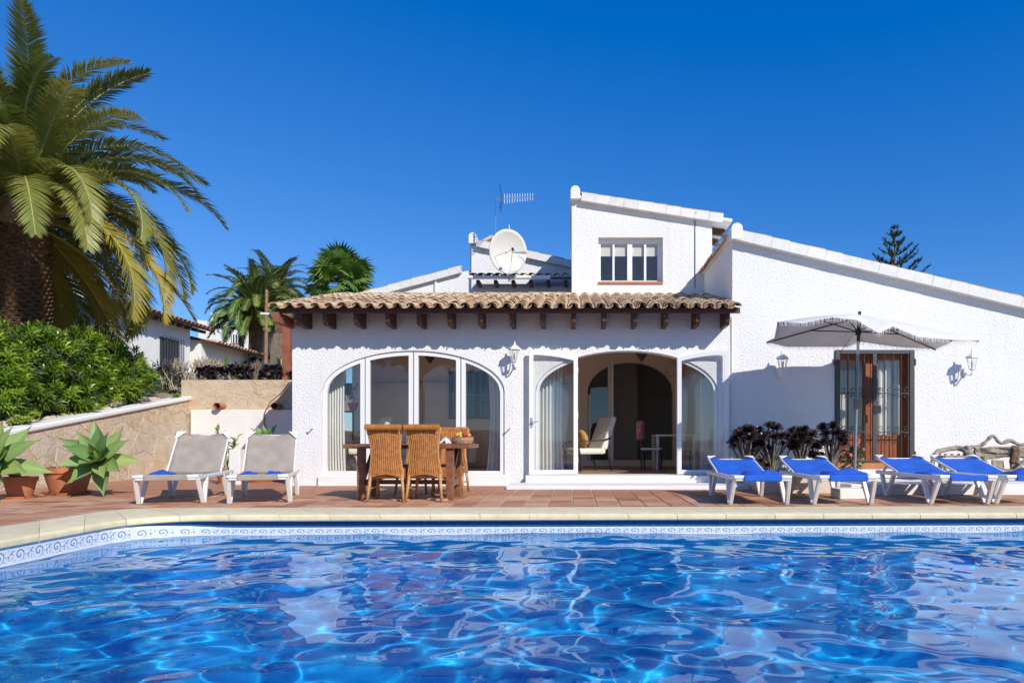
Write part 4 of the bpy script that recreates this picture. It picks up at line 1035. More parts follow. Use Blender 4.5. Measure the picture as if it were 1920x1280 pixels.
# ================================================================ GARDEN FURNITURE
def lounger(loc, rz_, label, group, sling, back_deg, wdt=0.66):
    r = thing('sun_lounger', label, 'sun lounger', loc, rz_, group)
    hw = wdt / 2; H = 0.33; hinge = 1.18; bl = 0.74; ba = math.radians(back_deg)
    f = MB()
    for s_ in (-1, 1):
        x = s_ * hw
        f.bar((x, 0.02, H), (x, 1.86, H), 0.042, 0.055)
    f.bar((-hw, 0.03, H - .006), (hw, 0.03, H - .006), 0.05, 0.04).bar((-hw, 1.84, H - .006), (hw, 1.84, H - .006), 0.05, 0.04)
    f.build('side_frame', M['resin'], r, bevel=0.012)
    for s_ in (-1, 1):                                       # white corner plates at the foot end
        x = s_ * hw
        MB().prism([(x + s_ * .02, -0.01, H + .006), (x - s_ * .15, -0.01, H + .006), (x - s_ * .10, 0.05, H + .008), (x - s_ * .03, 0.2, H + .008), (x + s_ * .02, 0.24, H + .006)], (0, 0, 0.036)).build('corner_plate', M['resin'], r, bevel=0.008)
    for y0 in (0.03, 1.26):                                  # each side stands on two V-shaped legs
        for s_ in (-1, 1):
            x = s_ * hw; lg = MB()
            yb = y0 + 0.2
            a0, a1 = Vector((x, y0 + 0.02, H)), Vector((x + s_ * .02, yb - 0.012, 0.0)); b0, b1 = Vector((x, y0 + 0.42, H)), Vector((x + s_ * .02, yb + 0.03, 0.0))
            for p, q in ((a0, a1), (b0, b1)):
                dd = Vector((0, 0.037, 0)); ww = Vector((0.026, 0, 0))
                e = [p - dd - ww, p - dd + ww, p + dd + ww, p + dd - ww, q - dd * .55 - ww, q - dd * .55 + ww, q + dd * .55 + ww, q + dd * .55 - ww]
                lg.add(e, [(0, 1, 2, 3), (7, 6, 5, 4), (0, 4, 5, 1), (1, 5, 6, 2), (2, 6, 7, 3), (3, 7, 4, 0)])
            lg.build('leg', M['resin'], r, bevel=0.01)
    def sheet(pts, name, th=0.012):
        m = MB(); rows = []
        for (y, z, w) in pts:
            rows.append([(-w + 2 * w * i / 10, y, z - 0.022 * (1 - (2 * i / 10 - 1) ** 2) + 0.003 * math.sin(i * 1.7 + y * 23)) for i in range(11)])
        m.grid(rows); o = m.build(name, sling, r, smooth=True); so_ = o.modifiers.new('thick', 'SOLIDIFY'); so_.thickness = th; return o
    sheet([(0.035 + (hinge - 0.035) * i / 14, H + 0.034 - 0.015 * math.sin(PI * i / 14), hw - 0.012) for i in range(15)], 'seat_sling')
    MB().bar((-hw + .1, -0.006, H + .008), (hw - .1, -0.006, H + .008), 0.034, 0.075).build('sling_hem', sling, r, bevel=0.012)
    c_, s__ = math.cos(ba), math.sin(ba)
    sheet([(hinge + c_ * bl * i / 12, H + 0.036 + s__ * bl * i / 12, (hw - 0.002) * (1 if i < 11 else 0.97)) for i in range(13)], 'back_sling')
    bf = MB()
    for s_ in (-1, 1):
        x = s_ * (hw - 0.004)
        bf.bar((x, hinge, H + .024), (x, hinge + c_ * bl, H + .024 + s__ * bl), 0.022, 0.03)
    bf.bar((-hw, hinge + c_ * (bl - .03) + s__ * .03, H + .036 + s__ * (bl - .03) - c_ * .03), (hw, hinge + c_ * (bl - .03) + s__ * .03, H + .036 + s__ * (bl - .03) - c_ * .03), 0.03, 0.03)
    bfo = bf.build('back_frame', M['resin'], r, bevel=0.008)
    for s_ in (-1, 1):                                       # white corner plates at the head
        x = s_ * hw
        def bp(u, v): return Vector((x + u, hinge + c_ * v, H + 0.036 + s__ * v)) + Vector((0, -s__, c_)) * 0.012
        MB().prism([bp(s_ * .012, bl + .012), bp(-s_ * .12, bl + .012), bp(-s_ * .09, bl - .02), bp(-s_ * 0.02, bl - .11), bp(s_ * .012, bl - .13)], Vector((0, -s__, c_)) * 0.014).build('corner_plate', M['resin'], bfo, bevel=0.005)
    for s_ in (-1, 1): MB().bar((s_ * (hw - .06), hinge + c_ * bl * .62, H + s__ * bl * .62), (s_ * (hw - .06), hinge + 0.62, H - .02), 0.02, 0.025).build('back_prop', M['resin'], r)
    return r
G1 = 'taupe loungers by the stone wall'; G2 = 'blue loungers along the pool'
lounger((-5.03, 8.42, 0), math.radians(14), 'taupe sling lounger nearer the agaves, back raised', G1, M['sling_taupe'], 47, 0.69)
lounger((-3.93, 8.5, 0), math.radians(18), 'taupe sling lounger nearer the villa corner, back raised', G1, M['sling_taupe'], 47, 0.67)
blue = [(2.30, 8.28, -1, 14, 'blue sling lounger nearest the sunroom steps'), (3.34, 8.28, -2, 14, 'blue sling lounger in front of the parasol pole'),
        (4.83, 8.34, -1, 15, 'blue sling lounger in front of the french door, third along the pool'), (5.66, 8.36, -1, 15, 'blue sling lounger in front of the rustic wooden seats, at the picture edge')]
for x, y, a, b, lab in blue: lounger((x, y, 0), math.radians(a), lab, G2, M['sling_blue'], b)
def towel(x, y, z, w, d, h_, rz_, label, seed):
    rd = random.Random(seed); m = MB(); rows = []
    for j in range(9):
        v = j / 8; row = []
        for i in range(13):
            u = i / 12; hh = h_ * (math.sin(PI * min(1, max(0, u * 1.02))) ** 0.35 * math.sin(PI * v) ** 0.4) * (0.8 + 0.25 * math.sin(u * 9 + seed) * math.cos(v * 5))
            row.append(((u - .5) * w, (v - .5) * d + 0.01 * math.sin(u * 20), hh + rd.uniform(0, .006)))
        rows.append(row)
    m.grid(rows); o = m.build('towel', M['towel'], None, smooth=True); o.location = (x, y, z); o.rotation_euler = (0, 0, rz_)
    tag(o, label, 'towel', 'blue towels on the loungers')
towel(-5.26, 8.74, 0.353, 0.24, 0.28, 0.07, 0.1, 'crumpled blue towel at the left edge of the outer taupe lounger', 1)
towel(-4.24, 8.95, 0.35, 0.15, 0.26, 0.045, 0.1, 'blue towel corner on the left side of the inner taupe lounger', 2)
towel(-3.88, 8.85, 0.35, 0.18, 0.26, 0.06, 0.1, 'blue towel bunched on the right side of the inner taupe lounger', 3)
towel(2.38, 8.62, 0.352, 0.5, 0.34, 0.085, 0.0, 'folded blue towel on the lounger nearest the sunroom steps', 4)
towel(3.42, 8.62, 0.352, 0.56, 0.36, 0.10, 0.0, 'thick folded blue towel on the lounger in front of the parasol pole', 5)
towel(4.72, 8.95, 0.352, 0.4, 0.3, 0.06, 0.1, 'blue towel on the lounger in front of the french door', 6)
towel(5.8, 8.7, 0.352, 0.55, 0.36, 0.1, 0.0, 'folded blue towel on the lounger at the picture edge', 7)

# ---------------------------------------------------------------- parasol
pY = 10.9
par = thing('parasol', 'large off-white canvas parasol with fringed edge beside the french door', 'parasol', (ax(1602, pY), pY, 0.15))
apex = at(1612, 591, pY)
rim = [at(1437, 641, 11.65), at(1452, 634, 10.7), at(1458, 604, 10.05), at(1506, 606, 9.95), at(1560, 595, 9.9), at(1606, 600, 9.88), at(1648, 625, 9.85), at(1674, 612, 9.9), at(1722, 632, 9.9), at(1785, 637, 9.95), at(1836, 638, 10.55), at(1786, 640, 11.2), at(1754, 654, 11.75), at(1680, 650, 11.85), at(1612, 640, 11.85), at(1590, 650, 11.85), at(1530, 650, 11.85), at(1475, 650, 11.8)]
ribs_i = [0, 2, 4, 7, 9, 10, 12, 14]
NR = len(rim); m = MB(); m.v = [tuple(apex)]; RR = 8
for j in range(1, RR + 1):
    t_ = j / RR
    for k in range(NR):
        p = apex.lerp(rim[k], t_); sag = 0.0
        p = p + Vector((0, 0, 0.035 * math.sin(PI * t_))); m.v.append(tuple(p))
for k in range(NR):
    k2 = (k + 1) % NR; m.f.append((0, 1 + k2, 1 + k))
    for j in range(RR - 1):
        a = 1 + j * NR; m.f.append((a + k, a + k2, a + NR + k2, a + NR + k))
can = m.build('canopy', M['canvas'], par, smooth=True, world=True)
so2 = can.modifiers.new('thick', 'SOLIDIFY'); so2.thickness = 0.004
fr_ = MB(); rd = random.Random(8)
for k in range(NR):
    a, b = rim[k], rim[(k + 1) % NR]; n_ = int((b - a).length / 0.02)
    for q in range(n_):
        p = a.lerp(b, (q + rd.random()) / max(1, n_)); L_ = rd.uniform(0.05, 0.085)
        d = (b - a).normalized() * 0.005
        fr_.add([p - d + Vector((0, 0, .01)), p + d + Vector((0, 0, .01)), p + Vector((rd.uniform(-.015, .015), rd.uniform(-.01, .01), -L_))], [(0, 1, 2)])
fr_.build('fringe', M['canvas'], par, world=True)
hub = Vector((ax(1609, pY), pY, az(622, pY)))
for i in ribs_i:
    q = rim[i]; mid = apex.lerp(q, 0.5) + Vector((0, 0, 0.0))
    MB().tube([apex - Vector((0, 0, 0.03)), mid - Vector((0, 0, 0.02)), q - Vector((0, 0, 0.015))], 0.011, 6).build('rib', M['black_metal'], par, world=True)
    MB().tube([hub, mid - Vector((0, 0, 0.025))], 0.009, 6).build('strut', M['black_metal'], par, world=True)
MB().tube([Vector((ax(1602, pY), pY, 0.15)), Vector((ax(1606, pY), pY, az(760, pY))), Vector((ax(1608.5, pY), pY, az(664, pY)))], 0.02, 10).build('lower_pole', plain('blue_grey_paint', (0.2, 0.24, 0.3), 0.4, 0.1, 10), par, world=True)
MB().tube([Vector((ax(1608.5, pY), pY, az(664, pY))), Vector((ax(1609, pY), pY, az(640, pY)))], 0.021, 10).build('collar', M['smooth_white'], par, world=True)
MB().tube([Vector((ax(1609, pY), pY, az(640, pY))), apex + Vector((0, 0, 0.06))], 0.024, 10).build('upper_pole', M['wood_dark'], par, world=True)
MB().tube([hub - Vector((0, 0, .05)), hub + Vector((0, 0, .05))], 0.045, 10).build('hub', M['black_metal'], par, world=True)
MB().box(ax(1600, pY), ax(1612, pY), pY - .05, pY - .015, az(764, pY), az(748, pY)).build('crank', M['black_metal'], par, world=True)
MB().lathe([(0.05, 0.15), (0.05, 0.3), (0.03, 0.34)], (ax(1602, pY), pY, 0), 12).build('base_tube', M['smooth_white'], par, world=True)
MB().tube([hub + Vector((-.08, -.3, .1)), Vector((ax(1575, 10.4), 10.4, az(662, 10.4)))], 0.004, 5).build('cord', M['iron'], par, world=True)
blk = MB().box(ax(1572, 9.3), ax(1625, 9.3), 9.25, 9.6, 0.0, 0.14).build('concrete_block', M['smooth_white'], None, bevel=0.015)
tag(blk, 'white square block on the terrace under the loungers by the parasol', 'block')

# ---------------------------------------------------------------- table, chairs, fruit
tb = thing('dining_table', 'dark brown wooden trestle table in front of the left arch', 'table', (-2.23, 9.55, 0))
for k in range(5):
    y = 9.1 + k * 0.18
    MB().box(-3.07, -1.386 + 0.0, y, y + 0.176, 0.69, 0.75).build('plank', M['wood_table'], tb, world=True, bevel=0.006)
for x in (-2.85, -1.66):
    tr = MB().box(x - .05, x + .05, 9.14, 9.24, 0.0, 0.69).build('leg', M['wood_table'], tb, world=True, bevel=0.008)
    MB().box(x - .05, x + .05, 9.78, 9.88, 0.0, 0.69).build('leg', M['wood_table'], tb, world=True, bevel=0.008)
    MB().box(x - .035, x + .035, 9.24, 9.78, 0.18, 0.26).build('stretcher', M['wood_table'], tb, world=True)
    MB().bar((x, 9.26, 0.26), (x, 9.76, 0.68), 0.05, 0.05).build('brace', M['wood_table'], tb, world=True)
MB().box(-2.8, -1.71, 9.46, 9.54, 0.19, 0.25).build('stretcher', M['wood_table'], tb, world=True)
def wicker_chair():
    r = thing('wicker_chair', 'x', 'chair')
    # local: faces +Y, back toward -Y, origin on the floor at the centre
    prof = [(0.30, 0.215), (0.36, 0.212), (0.46, 0.196), (0.58, 0.18), (0.70, 0.18), (0.82, 0.194), (0.92, 0.214), (0.965, 0.222)]
    lean = lambda z: -0.21 - 0.10 * max(0, (z - 0.4) / 0.6) ** 1.2
    m = MB(); NC = 84
    for side in (0, 1):
        rows = []
        for z, w in prof:
            row = []
            for i in range(NC + 1):
                u = -1 + 2 * i / NC
                rib = 0.007 * abs(math.sin(PI * 14 * (i / NC)))
                y = lean(z) - 0.03 * (1 - u * u)
                zz = z if z > 0.31 else z + 0.055 * (1 - u * u)
                row.append((u * w, y - rib if side == 0 else y + 0.03 + rib, zz))
            rows.append(row if side == 0 else row[::-1])
        m.grid(rows)
    m.build('backrest', M['wicker'], r, smooth=True)
    rl = MB(); rows = []
    for j in range(10):
        a = -0.6 + j * 0.5
        rows.append([(-0.236 + 0.472 * i / 60, lean(0.97) - 0.035 + 0.05 * math.cos(a) - 0.003 * abs(math.sin(PI * 26 * i / 60)), 0.965 + 0.042 * math.sin(a) + 0.0) for i in range(61)])
    rl.grid(rows); rl.build('top_roll', M['wicker'], r, smooth=True)
    for s_ in (-1, 1):
        MB().tube([(s_ * (w + 0.004), lean(z) + 0.01, z) for z, w in prof], 0.015, 7).build('side_cane', M['cane'], r, smooth=True)
    MB().box(-0.235, 0.235, -0.2, 0.23, 0.3, 0.44).build('seat', M['wicker'], r, bevel=0.03)
    ap = MB(); ap.grid([[(-0.235 + 0.47 * i / 20, 0.232, z if z > .3 else 0.3 - 0.05 * abs(i / 10 - 1)) for i in range(21)] for z in (0.29, 0.38)]); ap.build('apron', M['wicker'], r)
    for sx in (-1, 1):
        for sy, y in ((-1, -0.2), (1, 0.2)):
            MB().tube([(sx * 0.2, y, 0.36), (sx * 0.235, y + sy * 0.055, 0.0)], [0.022, 0.018], 8).build('leg', M['cane'], r, smooth=True)
        MB().tube([(sx * .222, -.22, .17), (sx * .222, .22, .17)], .011, 6).build('stretcher', M['cane'], r)
    return r
wc = wicker_chair()
chs = [(-2.44, 9.08, 2, 'honey wicker high-back chair, left one with its back to the pool'), (-1.93, 9.1, -2, 'honey wicker high-back chair, right one with its back to the pool'),
       (-1.87, 10.42, 180, 'honey wicker chair across the table, partly behind the fruit basket'), (-2.42, 10.45, 178, 'honey wicker chair across the table, hidden behind the two near chairs')]
for k, (x, y, a, lab) in enumerate(chs):
    o = wc if k == 0 else copy_tree(wc)
    o.location = (x, y, 0); o.rotation_euler = (0, 0, math.radians(a)); tag(o, lab, 'chair', 'wicker chairs round the table')
fbx, fby = -1.52, 9.35
fb = MB()
rows = []
for (rr, z) in ((0.085, 0.752), (0.13, 0.757), (0.15, 0.80), (0.155, 0.835), (0.162, 0.845), (0.15, 0.845), (0.14, 0.81), (0.1, 0.77)):
    rows.append([(fbx + (rr + 0.006 * math.sin(k * 3.14159)) * math.cos(2 * PI * k / 36), fby + rr * .85 * math.sin(2 * PI * k / 36), z + 0.003 * (-1) ** k) for k in range(37)])
fb.grid(rows); tag(fb.build('fruit_basket', plain('pinkish_wicker', (0.5, 0.28, 0.17), 0.6, 0.45, 60, bmp=0.6), None), 'shallow woven basket of fruit on the right end of the table', 'basket')
fruits = [('orange', (-.07, 0, .865), .042, (0.75, 0.3, 0.03), 'orange resting at the left of the fruit basket'), ('lime', (-.02, -.07, .855), .034, (0.3, 0.42, 0.05), 'yellow-green lime at the front of the fruit basket'), ('apple', (.03, -.02, .87), .04, (0.45, 0.02, 0.02), 'red apple in the middle of the fruit basket'), ('pear', (-.04, .05, .875), .042, (0.62, 0.5, 0.1), 'yellow pear at the back of the fruit basket'), ('apple', (.09, -.02, .865), .036, (0.55, 0.25, 0.05), 'orange-red apple at the right of the fruit basket'), ('lime', (.075, .06, .87), .034, (0.12, 0.3, 0.04), 'dark green lime at the right rear of the fruit basket'), ('orange', (0.0, 0.04, .82), .05, (0.75, 0.32, 0.04), 'orange low in the middle of the fruit basket')]
for nm, d, rr, c, lab in fruits:
    tag(MB().ell((fbx + d[0], fby + d[1], d[2]), (rr, rr, rr * .95), 12, 8).build(nm, plain('skin_' + nm + lab[:4], c, 0.35, 0.2, 30), None, smooth=True), lab, 'fruit')
for k, (x, y, lab) in enumerate(((-2.17, 9.3, 'crumpled white napkin on the table between the two near chairs'), (-1.74, 9.32, 'crumpled white napkin on the table beside the fruit basket'))):
    m = MB(); rd = random.Random(30 + k); m.grid([[(x + (i - 4) * .02, y + (j - 4) * .02, 0.752 + max(0, .085 - .016 * (abs(i - 4) + abs(j - 4)) * rd.uniform(.7, 1.3)) + rd.uniform(0, .015)) for i in range(9)] for j in range(9)])
    tag(m.build('napkin', M['cushion'], None), lab, 'napkin')
# shoes under the chairs
for k, (x, y, lab) in enumerate(((-2.28, 9.0, 'flat pale sandal under the left near chair'), (-1.78, 9.06, 'flat pale sandal under the right near chair'))):
    m = MB(); m.prism([(x + .12 * math.cos(a), y + .045 * math.sin(a) * (1 + .25 * math.cos(a)), 0.003) for a in [2 * PI * i / 16 for i in range(16)]], (0, 0, .022))
    m.tube([(x + .03, y - .04, .02), (x + .05, y, .05), (x + .03, y + .04, .02)], .008, 5)
    tag(m.build('sandal', plain('tan_leather', (0.5, 0.33, 0.2), 0.6), None), lab, 'sandal')

# ================================================================ PLANTS
def frond_mesh(name, L, el, droop, leaf_len, n, mat, seed, width=0.028, vang=0.35, power=1.25, twist=0.0):
    """one feather frond leaving the origin toward +X, rising by el and bending down by droop over its length"""
    rd = random.Random(seed); pts = []; p = Vector((0, 0, 0)); K = 22
    for i in range(K + 1):
        pts.append(p.copy()); t = i / K; a = el - droop * t ** power
        p = p + Vector((math.cos(a), 0.0, math.sin(a))) * (L / K)
    rib = MB(); rib.tube(pts, [0.028 * (1 - 0.9 * i / K) + 0.004 for i in range(K + 1)], 5, False)
    nv = len(rib.v); nf = len(rib.f); m = rib
    for i in range(n):
        t = 0.10 + 0.90 * (i + rd.uniform(-.3, .3)) / n
        t = min(max(t, 0.02), 0.999); f = t * K; k = int(f); q = pts[k].lerp(pts[min(k + 1, K)], f - k)
        tan = (pts[min(k + 1, K)] - pts[k]).normalized() if k < K else (pts[K] - pts[K - 1]).normalized()
        side = Vector((0, 1, 0)); up = side.cross(tan); up = up if up.dot(Vector((0, 0, 1))) > -0.9 else up
        up = Vector((-tan.z, 0, tan.x))
        ll = leaf_len * (math.sin(PI * min(1, 0.10 + 0.86 * t)) ** 0.55) * rd.uniform(0.85, 1.1) * (1.0 if t < .95 else .8)
        for s_ in (-1, 1):
            d = (tan * (0.62 + 0.5 * t) + side * (s_ * 0.85) + up * (vang + rd.uniform(-.18, .18))).normalized()
            w = tan.cross(d).cross(d).normalized() * (width / 2)
            w = tan * width / 2
            tipp = q + d * ll + Vector((0, 0, -0.28 * ll * ll / max(leaf_len, .01)))
            mid = q + d * ll * 0.45 + Vector((0, 0, -0.05 * ll))
            j = len(m.v)
            m.v += [tuple(q - w * .5), tuple(mid - w), tuple(tipp), tuple(mid + w), tuple(q + w * .5)]
            m.f += [(j, j + 1, j + 3, j + 4), (j + 1, j + 2, j + 3)]
    me = m.mesh(name, mat); me.materials.append(M['rachis'])
    mi = [1] * nf + [0] * (len(me.polygons) - nf); me.polygons.foreach_set('material_index', mi)
    return me

def date_palm(name, loc, trunk_h, trunk_r, nfr, L, leaf_len, nleaf, mats, label, group=None, seed=1, width=0.03, bosses=True, el_rng=(1.45, -0.5)):
    rd = random.Random(seed); r = thing(name, label, 'palm', loc, 0, group)
    tk = MB(); rings = 14
    tk.tube([(0.03 * math.sin(i * .7), 0, trunk_h * i / rings) for i in range(rings + 1)], [trunk_r * (1.05 - 0.12 * math.sin(PI * i / rings)) for i in range(rings + 1)], 16)
    if bosses:                                             # old leaf bases in spiral rows
        nb = int(trunk_h * 14 * 15)
        for k in range(nb):
            z = trunk_h * (k + .5) / nb; a = k * 2.39996; rr = trunk_r * 0.98
            c = Vector((rr * math.cos(a), rr * math.sin(a), z)); o_ = Vector((math.cos(a), math.sin(a), 0)); s_ = Vector((-math.sin(a), math.cos(a), 0))
            w = trunk_r * 0.26; h_ = 0.06
            tk.add([c - s_ * w, c + s_ * w, c + s_ * w * .7 + o_ * .065 + Vector((0, 0, h_)), c - s_ * w * .7 + o_ * .065 + Vector((0, 0, h_)), c - s_ * w * .5 + o_ * .01 + Vector((0, 0, h_ * 1.25)), c + s_ * w * .5 + o_ * .01 + Vector((0, 0, h_ * 1.25))],
                   [(0, 1, 2, 3), (3, 2, 5, 4), (1, 5, 2), (0, 3, 4)])
    tko = tk.build('trunk', M['bark'], r)
    if bosses:
        tko.data.materials.append(M['bark_edge']); n0 = 16 * rings + 2
        tko.data.polygons.foreach_set('material_index', [0] * n0 + [1 if (i % 4) == 1 else 0 for i in range(len(tko.data.polygons) - n0)])
        cn = MB(); cn.ell((0, 0, trunk_h + 0.05), (trunk_r * 1.25, trunk_r * 1.25, 0.5), 14, 8, 0.08, seed); cn.build('crown_base', M['bark_edge'], r)
    variants = []
    levels = 7
    for lv in range(levels):
        el = el_rng[0] + (el_rng[1] - el_rng[0]) * lv / (levels - 1)
        for v in range(2):
            dr = (1.15 + 0.5 * v + 0.95 * math.sin(PI * lv / (levels - 1))) if lv < 5 else (1.05 + 0.3 * v)
            mt = mats[0] if lv < 3 or (lv == 3 and v == 0) else mats[1]
            if lv == levels - 1 and v == 1 and len(mats) > 2: mt = mats[1]
            variants.append((lv, frond_mesh('frond', L * rd.uniform(.9, 1.05) * (0.88 if lv > 4 else 1), el, dr, leaf_len, nleaf, mt, seed * 50 + lv * 3 + v, width)))
    for k in range(nfr):
        lv = min(levels - 1, int(levels * (k + 0.5) / nfr)); v = [x for x in variants if x[0] == lv][k % 2][1]
        a = k * 2.39996 + rd.uniform(-.2, .2)
        if bosses and lv >= 4:
            da = (a + 0.9 + PI) % (2 * PI) - PI
            if abs(da) < (0.45 if lv == 4 else 0.75) or (lv >= 5 and -0.75 < da < 2.1 and k % 6): continue
        inst(v, 'frond', r, (0.12 * math.cos(a), 0.12 * math.sin(a), trunk_h + 0.25 - 0.35 * lv / levels), (rd.uniform(-.18, .18), rd.uniform(-.06, .06), a), (rd.uniform(.9, 1.06),) * 3)
    return r

bp_ = date_palm('date_palm', (-11.27, 14.0, 1.6), 3.75, 0.43, 112, 4.05, 0.6, 115, (M['palm'], M['palm_y'], M['palm_dead']), 'huge date palm with arching yellow-green fronds at the left edge', seed=3, width=0.05)
dead = frond_mesh('frond', 2.5, -0.35, 1.0, 0.3, 50, M['palm_dead'], 91, 0.02)
for a in (0.15, 2.2): inst(dead, 'frond', bp_, (0.2 * math.cos(a), 0.2 * math.sin(a), 3.6), (0.3, 0.1, a))
spk = MB()
for k in range(16):
    a = random.uniform(0, 6.28); e = random.uniform(0.2, 0.9); d = Vector((math.cos(a) * math.cos(e), math.sin(a) * math.cos(e), math.sin(e)))
    for q in range(26):
        b = d * random.uniform(.5, .75); spk.tube([b, b + d * .1 + Vector((random.uniform(-.2, .2), random.uniform(-.2, .2), random.uniform(-.3, .05)))], 0.006, 3, False)
    spk.tube([Vector((0, 0, 0)), d * .75], 0.015, 4, False)
ob = spk.build('flower_stalks', M['cane'], bp_); ob.location = (0, 0, 3.95)

date_palm('date_palm', (ax(478, 29), 29, 2.2), az(590, 29) - 2.2, 0.27, 90, 2.3, 0.42, 50, (M['far_palm'], M['fan_palm']), 'distant date palm with feathery fronds left of the rusty pole', None, 7, 0.06, False, (1.5, -0.1))
date_palm('date_palm', (ax(515, 36), 36, 2.2), az(560, 36) - 2.2, 0.27, 70, 2.6, 0.42, 46, (M['far_palm'], M['far_palm']), 'darker distant date palm behind the rusty pole, half hidden by the nearer one', None, 8, 0.06, False, (1.5, 0.0))

def fan_palm(loc, h_, label, R=1.0, seed=5):
    rd = random.Random(seed); r = thing('fan_palm', label, 'palm', loc)
    MB().tube([(0, 0, 0), (0.05, 0, h_ * .5), (0, 0, h_)], [0.2, 0.17, 0.16], 10).build('trunk', M['bark'], r)
    vs = []
    for v in range(3):
        m = MB(); rdd = random.Random(40 + v); nseg = 26; Lp = 0.75 * R; rad = 0.62 * R
        m.tube([(0, 0, 0), (Lp * .5, 0, 0.03), (Lp, 0, 0.0)], 0.014, 4, False)
        for k in range(nseg):
            a = -2.3 + 4.6 * k / (nseg - 1); d = Vector((math.cos(a), math.sin(a), 0)); s_ = Vector((-math.sin(a), math.cos(a), 0)); ll = rad * rdd.uniform(.85, 1.05)
            o_ = Vector((Lp, 0, 0)); z1 = 0.05 * (-1) ** k
            m.add([o_, o_ + d * ll * .55 - s_ * .055 * R + Vector((0, 0, -.02)), o_ + d * ll * .55 + s_ * .055 * R + Vector((0, 0, .03)), o_ + d * ll + Vector((0, 0, -0.16 * R - rdd.uniform(0, .1)))], [(0, 1, 2), (1, 3, 2)])
        vs.append(m.mesh('fan_leaf', M['fan_palm']))
    for k in range(44):
        el = 1.35 - 2.0 * (k + .5) / 44; a = k * 2.39996
        inst(vs[k % 3], 'fan_leaf', r, (0, 0, h_ + 0.1 - .2 * k / 52), (rd.uniform(-.5, .5), -el, a), (rd.uniform(.9, 1.15),) * 3)
fan_palm((ax(640, 30), 30, 2.5), az(536, 30) - 2.5, 'dense green fan palm rising behind the sunroom roof', 1.22)

def norfolk(loc, h_, R, label):
    r = thing('norfolk_pine', label, 'tree', loc); rd = random.Random(2)
    MB().tube([(0, 0, 0), (0, 0, h_ * .6), (0, 0, h_)], [0.28, 0.16, 0.03], 8).build('trunk', M['bark2'], r)
    cr = MB(); tiers = 15
    for t_ in range(tiers):
        z = h_ - 0.15 - (t_ ** 1.1) * 0.5; Lb = R * min(1, (0.08 + t_ / 6.5)) * (1 - 0.0 * t_)
        nb = 6 if t_ else 3
        for b in range(nb):
            a = 2 * PI * b / nb + t_ * .5 + rd.uniform(-.12, .12); ll = Lb * rd.uniform(.72, 1.1)
            pts = [Vector((math.cos(a) * ll * s_, math.sin(a) * ll * s_, z + ll * (0.2 * s_ + .42 * s_ * s_))) for s_ in (0, .25, .5, .75, 1)]
            cr.tube(pts, [.03, .025, .02, .015, .008], 4, False)
            for q in range(int(10 + ll * 34)):
                s_ = rd.uniform(.2, 1); f = s_ * 4; k = min(3, int(f)); p = pts[k].lerp(pts[k + 1], f - k); tan = (pts[k + 1] - pts[k]).normalized()
                d = (tan * .7 + Vector((rd.uniform(-1, 1), rd.uniform(-1, 1), rd.uniform(-.2, .9))) * .8).normalized()
                cr.tube([p, p + d * rd.uniform(.14, .3) * (1.15 - .4 * s_)], [0.034, 0.012], 3, False)
    cr.build('crown', M['pine'], r)
norfolk((ax(1678, 42), 42, 0), az(424, 42), 2.0, 'norfolk pine with tiered branches rising behind the sloping wing roof')

